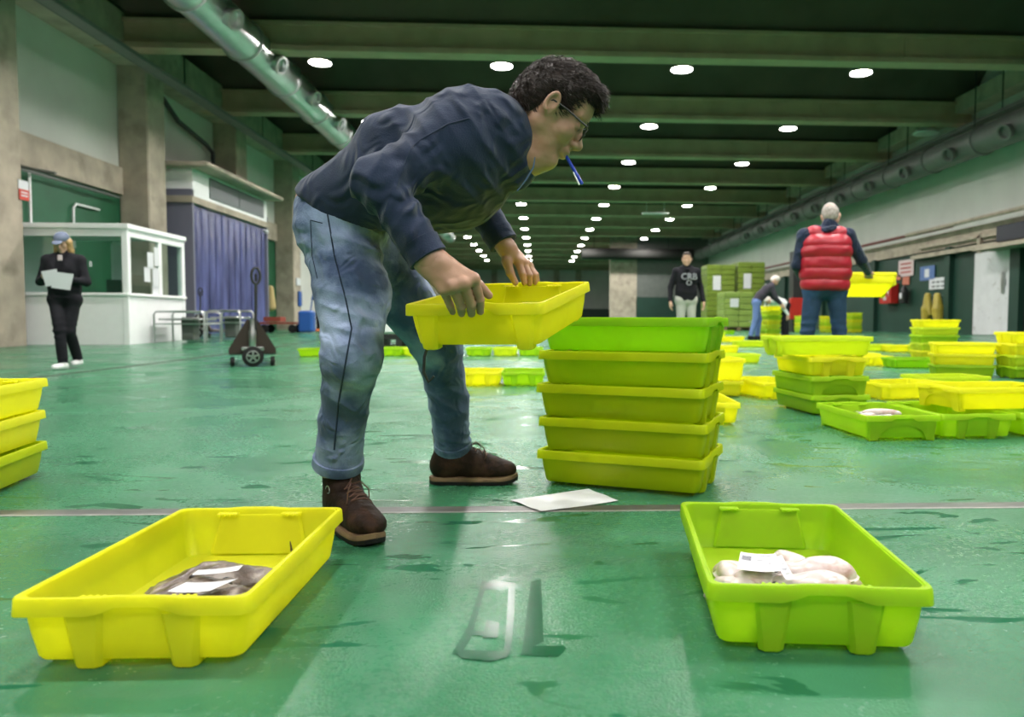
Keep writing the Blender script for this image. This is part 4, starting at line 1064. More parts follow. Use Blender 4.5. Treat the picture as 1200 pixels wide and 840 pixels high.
class Head:
    """skin and hair fields for a head; c = centre between the ears, f = facing, u = up of head"""
    def __init__(s, c, f, u, sc=1.0):
        s.c = V3(c); s.f = V3(f) / np.linalg.norm(f); u = V3(u); s.l = np.cross(u, s.f); s.l /= np.linalg.norm(s.l); s.u = np.cross(s.f, s.l); s.s = sc
        s.R = np.stack([s.f, s.l, s.u], 1)
    def p(s, x, y, z): return s.c + s.R @ (V3(x, y, z) * s.s)
    def e(s, Fd, c, r, k=.012, op='u', tilt=None):
        R = s.R
        if tilt: a = tilt; R = s.R @ np.array([[cos(a), 0, sin(a)], [0, 1, 0], [-sin(a), 0, cos(a)]])
        Fd.ell(s.p(*c), V3(r) * s.s, R, k * s.s, op)
    def c_(s, Fd, a, b, ra, rb, k=.01, op='u'): Fd.cone(s.p(*a), s.p(*b), ra * s.s, rb * s.s, k * s.s, op)
    def skin(s, Fd):
        s.e(Fd, (-.004, 0, .045), (.096, .074, .084), .02)
        s.e(Fd, (.030, 0, -.018), (.058, .060, .088), .02)
        s.e(Fd, (.052, 0, .048), (.038, .056, .044), .02)
        for y in (-1, 1):
            s.c_(Fd, (-.004, y * .052, -.045), (.062, y * .014, -.098), .019, .016, .025)
            s.c_(Fd, (-.002, y * .060, -.010), (-.004, y * .052, -.050), .018, .019, .02)
            s.e(Fd, (.058, y * .040, -.024), (.022, .022, .022), .02)
            s.c_(Fd, (.084, y * .012, .030), (.070, y * .048, .028), .0085, .0075, .012)
        s.e(Fd, (.073, 0, -.098), (.017, .020, .016), .018)
        s.c_(Fd, (.082, 0, .016), (.108, 0, -.026), .009, .0115, .010)
        s.c_(Fd, (.108, 0, -.026), (.092, 0, -.040), .011, .009, .008)
        for y in (-1, 1): s.e(Fd, (.097, y * .013, -.033), (.010, .008, .008), .008)
        s.e(Fd, (.086, 0, -.060), (.014, .026, .016), .012)
        s.e(Fd, (.097, 0, -.058), (.007, .020, .0052), .004); s.e(Fd, (.094, 0, -.0705), (.007, .018, .0062), .004)
        s.c_(Fd, (.105, -.022, -.0645), (.105, .022, -.0645), .0016, .0016, .003, 's')
        for y in (-1, 1):
            s.e(Fd, (.094, y * .033, .004), (.016, .019, .0125), .012, 's')
            s.e(Fd, (.073, y * .033, .005), (.0125, .0145, .0125), .003)
            s.e(Fd, (.099, y * .0075, -.041), (.005, .0035, .003), .002, 's')
        for y in (-1, 1):   # ears
            s.e(Fd, (-.004, y * .078, .000), (.017, .007, .030), .008, tilt=.15)
            pts = [(.009 - .0135 * (1 - cos(a)) , .080 + .008 * sin(min(a, pi) / 2), -.002 + (.030 if a < pi else .020) * sin(a)) for a in np.linspace(0, 4.4, 14)] + [(.000, .078, -.027)]
            for a, b in zip(pts[:-1], pts[1:]): s.c_(Fd, (a[0], y * a[1], a[2]), (b[0], y * b[1], b[2]), .0042, .0042, .004)
            s.e(Fd, (.000, y * .090, .004), (.009, .007, .014), .004, 's')
    def hair(s, Fd, style='short'):
        s.e(Fd, (-.002, 0, .046), (.097, .079, .089), .01)
        s.e(Fd, (-.045, 0, .0), (.062, .072, .075), .03)
        if style == 'short':
            s.e(Fd, (.038, 0, .102), (.046, .050, .024), .03); s.e(Fd, (.070, -.01, .094), (.022, .035, .013), .02, tilt=.5)
        if style == 'long':
            for y in (-1, 1): s.c_(Fd, (-.01, y * .07, .0), (.02, y * .085, -.16), .045, .035, .04)
            s.c_(Fd, (-.05, 0, .0), (-.04, 0, -.15), .07, .06, .04)
        # face opening
        s.e(Fd, (.088, 0, -.018), (.064, .12, .097), .012, 's')
        if style != 'long':
            s.e(Fd, (.028, 0, -.075), (.070, .12, .085), .012, 's')
            for y in (-1, 1): s.e(Fd, (-.004, y * .088, -.004), (.026, .026, .036), .006, 's')
            Fd.cut(s.p(-.03, 0, -.070), s.R @ V3(.25, 0, -1), .01)

def strands(VQ, H, n, ln, rad, m, parent, seed=0, comb=(1, 0, .1), origin=None):
    """fine locks of hair growing out of the hair cap: surface detail of one hair part"""
    V, Q = VQ; rs = np.random.RandomState(seed)
    fi = rs.randint(0, len(Q), n); A, B, C_, D_ = [V[Q[fi, i]] for i in range(4)]; u = rs.rand(n, 1); v = rs.rand(n, 1)
    P = A * (1 - u) * (1 - v) + B * u * (1 - v) + C_ * u * v + D_ * (1 - u) * v
    N = np.cross(B - A, D_ - A); N /= np.linalg.norm(N, axis=1, keepdims=True) + 1e-12
    cb = H.R @ V3(comb); cb /= np.linalg.norm(cb)
    J = rs.normal(size=(n, 3)) * .35
    T = cb[None] + J; T -= N * (T * N).sum(1, keepdims=True) * .9; T /= np.linalg.norm(T, axis=1, keepdims=True)
    S = np.cross(N, T); L = ln * (.6 + .8 * rs.rand(n, 1))
    P0 = P - N * .002; P1 = P + T * L * .5 + N * L * .30; P2 = P + T * L * 1.0 + N * L * (.25 + .3 * rs.rand(n, 1))
    vs = np.stack([P0 + S * rad, P0 - S * rad, P0 + N * rad, P1 + S * rad * .8, P1 - S * rad * .8, P1 + N * rad, P2, P2 + S * .0002, P2 + N * .0002], 1).reshape(-1, 3)
    o = (np.arange(n) * 9)[:, None]
    q = np.concatenate([o + np.array(a)[None] for a in ([0, 1, 4, 3], [1, 2, 5, 4], [2, 0, 3, 5], [3, 4, 7, 6], [4, 5, 8, 7], [5, 3, 6, 8])])
    return vs, q

def hand(Fd, wr, kn, pi_, tp, th, r=.0095, wrist_r=.026):
    """wr wrist; kn 4 knuckles; pi_ 4 middle joints; tp 4 tips; th 3 thumb joints"""
    kn = [V3(k) for k in kn]; wr = V3(wr)
    for i, k in enumerate(kn):
        side = (kn[3] - kn[0]); side = side / np.linalg.norm(side)
        st = wr + side * (i - 1.5) * r * 1.15
        Fd.cone(st, k, wrist_r * .62, r * 1.22, r * 1.1)
    for i in range(3): Fd.cone(kn[i], kn[i + 1], r * 1.15, r * 1.15, r * .8)
    for i in range(4):
        rr = r * (1, 1.04, .98, .86)[i]
        Fd.cone(kn[i], pi_[i], rr * 1.12, rr, r * .28); Fd.cone(pi_[i], tp[i], rr, rr * .82, r * .28)
        Fd.ell(kn[i], (rr * 1.25,) * 3, None, r * .5)
    Fd.cone(wr * .75 + kn[0] * .25, th[0], wrist_r * .7, r * 1.45, r * 1.3); Fd.cone(th[0], th[1], r * 1.35, r * 1.12, r * .6); Fd.cone(th[1], th[2], r * 1.12, r * .88, r * .4)

FOLD = 1.5
def folds(lst):
    """lst of (centre, direction, wavelength, amplitude, reach, seed)"""
    def f(P):
        r = 0
        for c, d, wl_, am, rc, sd in lst:
            d = V3(d) / np.linalg.norm(d); Q = P - V3(c); g = np.exp(-(Q ** 2).sum(1) / rc ** 2)
            ph = Q @ d * (2 * pi / wl_) + 2.6 * wob(P, 8, sd)
            r = r + am * FOLD * g * (np.abs(np.sin(ph * .5)) ** .7 * -1.6 + .7) * np.clip(.55 + .9 * wob(P, 13, sd + 40), 0, 1.5)
        return r
    return f

# ============ the bending man
def bending_man():
    hipN, hipF = at(396, 266, 2.12), at(412, 268, 2.32)
    knN, knF = at(412, 418, 1.98), at(512, 402, 2.48)
    anN, anF = at(396, 545, 2.12), at(531, 524, 2.69)
    pelv = at(395, 245, 2.22)
    root = thing('person', 'man bending over in navy sweatshirt and faded jeans, carrying a yellow crate, pen in mouth', 'person', (pelv[0] + .1, 2.3, 0))
    org = np.array(root.location)
    # --- head
    fdir = V3(.815, .10, -.575); H = Head(at(644, 131, 1.955), fdir, (.575, 0, .82), 1.01)
    neck0 = at(598, 158, 1.985)
    Fh = F(.012); H.skin(Fh)
    Fh.cone(H.p(-.036, 0, -.02), neck0, .060, .070, .03); Fh.cone(H.p(.0, 0, -.055), at(618, 180, 1.96), .044, .060, .03)
    Fh.disp = lambda P: .0006 * wob(P, 160, 5)
    head = Fh.mesh(.0031)
    # --- hands
    rh = dict(wr=at(505, 306, 1.735), kn=[at(555, 327, 1.735), at(543.5, 332.5, 1.722), at(531, 336, 1.718), at(519.5, 339, 1.726)],
              pi_=[at(562.5, 351, 1.765), at(552, 357, 1.757), at(540, 359, 1.757), at(527.5, 358, 1.762)],
              tp=[at(563, 365, 1.792), at(552.5, 367.5, 1.79), at(541, 367.5, 1.792), at(530.5, 365.5, 1.795)],
              th=[at(545, 322, 1.775), at(561, 334, 1.785), at(573, 346, 1.80)])
    Fr = F(.004); hand(Fr, r=.0110, wrist_r=.031, **rh)
    Fr.cone(at(490, 290, 1.74), at(508, 309, 1.738), .034, .030, .02, sq=None)
    Fr.disp = lambda P: .0007 * wob(P, 130, 8)
    rhm = Fr.mesh(.0026)
    YF_ = 2.36
    lh = dict(wr=at(592, 288, YF_ - .03), kn=[at(607, 306, YF_ - .03), at(613, 308, YF_ - .01), at(617.5, 310, YF_ + .015), at(620, 312, YF_ + .04)],
              pi_=[at(612, 321, YF_ - .035), at(620, 322.5, YF_ - .02), at(625.5, 322, YF_ + .01), at(628, 322, YF_ + .04)],
              tp=[at(614.5, 331, YF_ - .03), at(620.5, 332, YF_ - .01), at(627.5, 331.5, YF_ + .02), at(630, 331, YF_ + .05)],
              th=[at(594, 306, YF_ - .05), at(598, 320, YF_ - .055), at(604, 331, YF_ - .05)])
    Fl = F(.004); hand(Fl, r=.0112, wrist_r=.029, **lh); Fl.cone(at(582, 274, YF_ - .03), at(593, 290, YF_ - .03), .031, .028, .02)
    lhm = Fl.mesh(.0028)
    # --- hidden body so the figure is one continuous person
    shN, elN, wrN = at(537, 163, 1.87), at(446, 214, 1.76), at(502, 303, 1.74)
    shF, elF, wrF = at(560, 165, 2.22), at(535, 198, 2.38), at(590, 285, 2.33)
    Fb = F(.04); ch = at(545, 178, 2.04)
    Fb.chain([pelv, at(460, 210, 2.13), ch, neck0, H.p(-.03, 0, -.02)], [.105, .10, .115, .055, .05])
    Fb.chain([shN, elN, wrN, at(507, 308, 1.737)], [.05, .038, .028, .028]); Fb.chain([shF, elF, wrF], [.05, .038, .028]); Fb.cone(ch, shN, .09, .05); Fb.cone(ch, shF, .09, .05)
    Fb.chain([hipN, knN, anN, anN + V3(.01, 0, -.08)], [.085, .055, .04, .035]); Fb.chain([hipF, knF, anF, anF + V3(0, 0, -.06)], [.085, .055, .04, .035]); Fb.cone(pelv, hipN, .1, .08); Fb.cone(pelv, hipF, .1, .08)
    np_obj('body', join([head, rhm, lhm, Fb.mesh(.010)]), M_skin, root, org)
    # --- hair
    Fq = F(.01); H.hair(Fq); Fq.disp = lambda P: .0025 * wob(P, 110, 2)
    hm = Fq.mesh(.0035); st = strands(hm, H, 5200, .016, .0011, M_hair, root, 3, comb=(.55, 0, -.1))
    V = hm[0]; loc = (V - H.c) @ H.R; fr = np.where((loc[:, 0] > .055 * H.s) & (loc[:, 2] > .07 * H.s))[0]; sel = np.isin(hm[1][:, 0], fr)
    st2 = strands((V, hm[1][sel]), H, 420, .026, .0014, M_hair, root, 5, comb=(1, .1, -.35))
    np_obj('hair', join([hm, st, st2]), M_hair, root, org)
    q = MB()
    for y in (-1, 1):
        q.tube([H.p(.101, y * .016, .026) - org, H.p(.094, y * .050, .025) - org], [.0022 * H.s, .0012], 5)
    q.build('eyebrow', M_hair, root, True)
    q = MB()
    for y in (-1, 1): q.lathe([(.0005, 0), (.0055, .0006), (.0005, .0016)], H.p(.0862, y * .033, .0) - org, 12, H.R @ V3(1, y * .1, -.3))
    q.build('iris', M_dark, root, True)
    # --- glasses
    q = MB(); rim = []
    for y in (-1, 1):
        pts = [H.p(.104 - .010 * abs(sin(a)) * 0, y * .034 + .025 * cos(a), -.002 + .0165 * sin(a)) - org for a in np.linspace(0, 2 * pi, 21)]
        q.tube(pts, .0016, 6, cap=False)
        q.tube([H.p(.103, y * .059, .008) - org, H.p(.098, y * .074, .010) - org, H.p(.03, y * .083, .012) - org, H.p(-.005, y * .083, .010) - org, H.p(-.022, y * .082, -.012) - org], [.0022, .0028, .0026, .0022, .0018], 6)
    q.tube([H.p(.104, -.010, .004) - org, H.p(.107, 0, .007) - org, H.p(.104, .010, .004) - org], .0016, 6)
    gl = q.build('glasses', M_dark, root, True)
    q = MB()
    for y in (-1, 1): q.loft([[H.p(.104, y * .034 + .0245 * cos(a), -.002 + .016 * sin(a)) - org for a in np.linspace(0, 2 * pi, 20, endpoint=False)], [H.p(.1045, y * .034 + .0245 * cos(a), -.002 + .016 * sin(a)) - org for a in np.linspace(0, 2 * pi, 20, endpoint=False)]])
    q.build('lens', glass_mat('spectacle_lens', (.93, .95, .95), .08), gl)
    # --- sweatshirt
    Fs = F(.05)
    A_ = lambda px, py, Y: at(px, py, Y)
    for dy, (a, b) in ((-.085, (.0, .0)), (.085, (0, 0))):
        Fs.cone(A_(388, 243, 2.2 + dy), A_(465, 200, 2.12 + dy), .106, .120); Fs.cone(A_(465, 200, 2.12 + dy), A_(540, 180, 2.03 + dy), .120, .134)
        Fs.cone(A_(540, 176, 2.03 + dy), A_(583, 160, 1.99 + dy * .7), .135, .095)
    Fs.ell(A_(525, 228, 2.07), (.14, .15, .10), None, .08); Fs.ell(A_(478, 230, 2.13), (.11, .15, .09), None, .08)
    Fs.cone(A_(570, 196, 2.02), A_(598, 192, 2.0), .09, .060, .06)
    Fs.cone(A_(574, 157, 1.99), A_(593, 153, 1.985), .093, .078, .03, flat='b')
    Fs.ell(A_(608, 196, 1.97), (.04, .05, .05), None, .04); Fs.ell(A_(560, 138, 1.93), (.10, .10, .06), None, .05); Fs.ell(A_(480, 160, 2.02), (.12, .12, .07), None, .05)
    Fs.cut(A_(406, 270, 2.12), V3(-.60, 0, -.80), .01)
    Fs.cone(A_(548, 150, 1.90), shN, .085, .088); Fs.cone(shN, elN, .084, .060, .04); Fs.cone(elN, wrN, .060, .045, .02, flat='b')
    Fs.cone(A_(560, 165, 2.12), shF, .09, .085); Fs.cone(shF, elF, .08, .060); Fs.cone(elF, wrF, .060, .046, .02, flat='b')
    Fs.ell(elN + V3(-.006, 0, 0), (.058, .058, .058), None, .03)
    dN = wrN - elN; uN = elN - shN
    fl_ = folds([(shN, V3(.6, 0, .5), .055, .0075, .13, 1), (elN, dN + V3(.1, .05, .1), .055, .0060, .10, 2), (elN * .5 + wrN * .5, dN + V3(.1, 0, 0), .040, .0045, .12, 3), (wrN, dN, .028, .0035, .05, 4),
                 (A_(575, 190, 1.9), V3(.6, 0, .6), .05, .006, .12, 5), (A_(400, 235, 2.1), V3(.5, 0, -.6), .055, .006, .12, 6), (A_(480, 195, 1.95), V3(.8, .1, .5), .065, .006, .13, 7),
                 (A_(535, 225, 1.9), V3(.8, 0, .7), .07, .006, .12, 8), (shN * .5 + elN * .5, uN, .05, .0055, .10, 12), (elF * .4 + wrF * .6, wrF - elF, .042, .005, .14, 9), (A_(470, 150, 2.05), V3(.9, 0, -.2), .08, .003, .2, 10)])
    Fs.disp = fl_
    sw = Fs.mesh(.0052)
    so = np_obj('sweatshirt', sw, M_navy, root, org)
    bv = BVHTree.FromPolygons([tuple(v) for v in sw[0]], [tuple(map(int, f)) for f in sw[1]])
    def snap(p, off=.001):
        l_, n_, _, _ = bv.find_nearest(Vector(p)); return np.array(l_ + n_ * off) - org
    # ribbed collar ring
    q = MB(); ax = V3(.80, -.02, .08); ax /= np.linalg.norm(ax); cc_ = A_(594, 152, 1.985); a_, b_, _ = frame(ax); pts = []
    for i in range(25):
        a = 2 * pi * i / 24; pts.append(cc_ + (a_ * cos(a) * .080 + b_ * sin(a) * .080) - org)
    q.tube(pts, .0085, 8, cap=False); q.build('collar', M_navy, so, True)
    q = MB(); q.tube([A_(627, 184, 1.90) - org, A_(625, 196, 1.9) - org, A_(617, 210, 1.90) - org, A_(606, 224, 1.9) - org], [.0015, .0025, .0025, .0015], 6); q.build('collar_trim', M_lining, so, True)
    for nm, c__, dv, r_ in (('cuff', wrN, dN, .0475), ('cuff', wrF, wrF - elF, .0475)):
        d_ = dv / np.linalg.norm(dv); q = MB(); q.lathe([(r_ - .006, -.045), (r_ + .002, -.042), (r_ - .001, -.02), (r_, .0), (r_ - .006, .002), (r_ - .009, -.02)], c__ - org, 28, d_); q.build(nm, M_navy, so, True)
    # raglan seam lines
    q = MB(); q.tube([snap(A_(x, y, 1.70), -.0008) for x, y in ((597, 124), (560, 122), (525, 128), (490, 138), (478, 160), (482, 190))], .0018, 5); q.build('shoulder_seam', M_navy, so, True)
    # --- jeans
    Fj = F(.04)
    Fj.cone(hipN, hipF, .104, .104, .06); Fj.ell(A_(392, 264, 2.21), (.082, .17, .12), None, .05); Fj.cone(pelv, A_(405, 262, 2.2), .115, .12, .05)
    mN = A_(414, 345, 2.06)
    Fj.cone(hipN, mN, .110, .096, .03); Fj.cone(mN, knN, .098, .076, .03); Fj.cone(knN, A_(402, 490, 2.07), .075, .062, .03); Fj.cone(A_(402, 490, 2.07), anN, .062, .067, .02, flat='b')
    Fj.cone(hipF, knF, .112, .082, .03); Fj.cone(knF, A_(526, 470, 2.6), .080, .068, .03); Fj.cone(A_(526, 470, 2.6), anF, .068, .064, .02, flat='b')
    Fj.cut(A_(356, 231, 2.2), V3(-.35, 0, 1.0), .006)
    th = mN - hipN; sh = anN - knN
    Fj.disp = folds([(A_(430, 290, 2.05), V3(.35, 0, 1), .05, .008, .12, 1), (A_(380, 310, 2.1), V3(-.2, 0, 1), .055, .006, .10, 2), (knN + V3(0, 0, .07), V3(.35, 0, 1), .042, .0048, .10, 3), (knN + V3(0, 0, -.01), V3(-.5, 0, 1), .045, .005, .06, 11),
                     (A_(405, 480, 2.0), V3(.5, 0, 1), .07, .005, .12, 4), (anN, V3(.1, 0, 1), .034, .0065, .055, 5), (mN, V3(.3, 0, 1), .06, .006, .11, 6),
                     (knF, V3(.3, 0, 1), .05, .007, .10, 7), (anF + V3(0, 0, .03), V3(.2, 0, 1), .036, .008, .08, 8), (A_(522, 470, 2.55), V3(.6, 0, 1), .06, .005, .10, 9), (A_(480, 345, 2.3), V3(.8, 0, 1), .06, .006, .15, 10)])
    jm = Fj.mesh(.0052); jo = np_obj('jeans', jm, M_denim, root, org)
    bv2 = BVHTree.FromPolygons([tuple(v) for v in jm[0]], [tuple(map(int, f)) for f in jm[1]])
    def ray_on(px, py, off=.0):
        d = ray(px, py); hit = bv2.ray_cast(Vector(CAM), Vector(d / np.linalg.norm(d)))
        if hit[0] is None: return None
        return np.array(hit[0] + hit[1] * off) - org
    def seam(pts, name, m, r=.0016):
        P = []; 
        for (x0, y0), (x1, y1) in zip(pts[:-1], pts[1:]):
            for t in np.linspace(0, 1, 8, endpoint=False): P.append(ray_on(x0 + (x1 - x0) * t, y0 + (y1 - y0) * t, .0006))
        P = [p for p in P if p is not None]
        if len(P) > 2: q = MB(); q.tube(P, r, 5); q.build(name, m, jo, True)
    seam([(383, 246), (392, 300), (405, 350), (412, 385), (405, 425), (397, 470), (391, 535)], 'side_seam', M_seam, .0022)
    seam([(364, 258), (366, 300), (373, 330)], 'pocket_seam', M_seam, .0014); seam([(364, 258), (380, 262)], 'pocket_seam', M_seam, .0014)
    q = MB(); hc = anN - org; d_ = (anN - A_(402, 490, 2.07)); d_ /= np.linalg.norm(d_); q.lathe([(.060, -.03), (.070, -.026), (.0715, -.004), (.069, .003), (.060, .002)], hc, 30, d_); q.build('hem', M_denim, jo, True)
    q = MB(); hc = anF - org; d_ = (anF - A_(526, 470, 2.6)); d_ /= np.linalg.norm(d_); q.lathe([(.060, -.03), (.067, -.026), (.0685, -.004), (.066, .003), (.058, .002)], hc, 30, d_); q.build('hem', M_denim, jo, True)
    q = MB(); q.tube([A_(353.5, 232, 2.18) - org, A_(356, 237, 2.14) - org], .012, 8); q.build('belt', mat('tan_leather_belt', (.30, .16, .06), .6), jo, True)
    # --- boots
    def boot(heel, toe, rz_tilt=0.0, sole_m=M_sole):
        heel, toe = V3(heel[0], heel[1], 0), V3(toe[0], toe[1], 0); L = np.linalg.norm(toe - heel); s = L / .31; f_ = (toe - heel) / L; l_ = np.cross((0, 0, 1), f_); R = np.stack([f_, l_, V3(0, 0, 1)], 1)
        T = lambda x, y, z: heel + R @ (V3(x, y, z) * s)
        Fo = F(.02 * s)
        E_ = lambda c, r, k=.03: Fo.ell(T(*c), V3(r) * s, R, k * s)
        E_((.052, 0, .062), (.050, .038, .050)); E_((.245, .004, .048), (.060, .046, .036)); E_((.16, .0, .055), (.085, .042, .042)); Fo.cone(T(.10, 0, .085), T(.21, .0, .060), .042 * s, .034 * s, .03)
        Fo.cone(T(.072, 0, .08), T(.066, 0, .185), .050 * s, .053 * s, .03, flat='b'); Fo.cone(T(.105, 0, .095), T(.17, 0, .078), .036 * s, .032 * s, .03)
        Fo.cut(T(0, 0, .022), (0, 0, -1), .003)
        c1 = T(.14, 0, .10)
        Fo.disp = folds([(T(.19, 0, .08), f_, .026, .0030, .05, 2), (T(.08, 0, .13), V3(0, 0, 1), .04, .003, .05, 3)])
        o = np_obj('boot', Fo.mesh(.004), M_boot, root, org)
        def outl(x):
            t = x / .31; w = .034 + .014 * sin(pi * min(max((t - .25) / .75, 0), 1)) ** .8 + .006 * sin(pi * min(t / .4, 1)); e = min(1, sqrt(max(0, 1 - max(0, (t - .86) / .14) ** 2))); e2 = min(1, sqrt(max(0, 1 - max(0, (.10 - t) / .10) ** 2))); return w * e * e2
        def ringz(z, g):
            xs = [i / 24 * .31 for i in range(25)]; lift = lambda x: z + (.012 * max(0, (x - .24) / .07) ** 2)
            return [T(x, outl(x) * g + .0, lift(x)) - org for x in xs] + [T(x, -outl(x) * g, lift(x)) - org for x in xs[::-1]]
        q = MB(); q.loft([ringz(z, g)[::-1] for z, g in ((.010, .98), (.014, 1.02), (.020, 1.01), (.026, .94))]); q.build('midsole', sole_m, o, True)
        q = MB(); q.loft([ringz(z, g)[::-1] for z, g in ((.0008, .94), (.002, .99), (.013, 1.02))]); q.build('outsole', M_rub, o, True)
        q = MB(); q.lathe([(.046, -.012), (.056, -.010), (.059, 0), (.056, .012), (.046, .014)], T(.066, 0, .185) - org, 26, (0, 0, 1)); q.build('padded_cuff', M_dark, o, True)
        bv3 = BVHTree.FromObject(o, bpy.context.evaluated_depsgraph_get())
        def sn(p, off=.002):
            l3, n3, _, _ = bv3.find_nearest(Vector(p - org)); return np.array(l3 + n3 * off)
        bpy.context.view_layer.update()
        q = MB(); zz = [(.205, .11), (.188, .12), (.17, .13), (.152, .14), (.135, .16), (.125, .18)]
        for i, (x, z) in enumerate(zz):
            q.tube([sn(T(x, s_ * w, z)) for s_, w in ((-1, .030), (-1, .012), (1, .012), (1, .030))], .0022 * s, 5)
            if i: q.tube([sn(T(zz[i - 1][0], -.026, zz[i - 1][1])), sn(T((x + zz[i - 1][0]) / 2, 0, (z + zz[i - 1][1]) / 2), .004), sn(T(x, .026, z))], .0022 * s, 5)
        kx = sn(T(.15, 0, .15), .004)
        lp = [kx + R @ V3(*p_) * s for p_ in ((0, 0, 0), (.03, -.012, .012), (.055, -.03, -.005), (.060, -.035, -.035), (.045, -.030, -.055), (.025, -.02, -.045))]
        lp2 = [kx + R @ V3(*p_) * s for p_ in ((0, 0, 0), (.02, .018, .010), (.035, .035, -.010), (.03, .038, -.035))]
        q.tube(lp, .002 * s, 5); q.tube(lp2, .002 * s, 5); q.build('lace', M_lace, o, True)
        q = MB(); c_ = sn(T(.10, -.06, .12), .0015); q.tube([c_ + R @ V3(.014 * cos(a), 0, .010 * sin(a)) for a in np.linspace(0, 2 * pi, 17)], .0016, 5); q.build('ankle_badge', M_steel, o, True)
        return o
    boot(fl(391, 611), fl(441, 642)); boot(fl(503, 566), fl(607, 566))
    # --- pen held in the mouth
    a, b = H.p(.096, -.006, -.0645), at(682.5, 216, 1.93); d_ = b - a; Ln = np.linalg.norm(d_); q = MB()
    q.lathe([(.0035, 0), (.0045, .001), (.0045, Ln * .97), (.003, Ln)], a, 12, d_)
    pn = q.build('pen', mat('glossy_blue_plastic', (.015, .05, .42), .2), None, True); tag(pn, 'blue ballpoint pen held between the lips of the bending man', 'pen')
    q = MB(); n_ = d_ / Ln; q.tube([a + n_ * Ln * .55 + V3(-.004, -.006, -.004), a + n_ * Ln * .95 + V3(-.006, -.006, -.006)], .002, 6); q.build('pen_clip', M_wplas, pn)
bending_man()

FOLD = 1.0
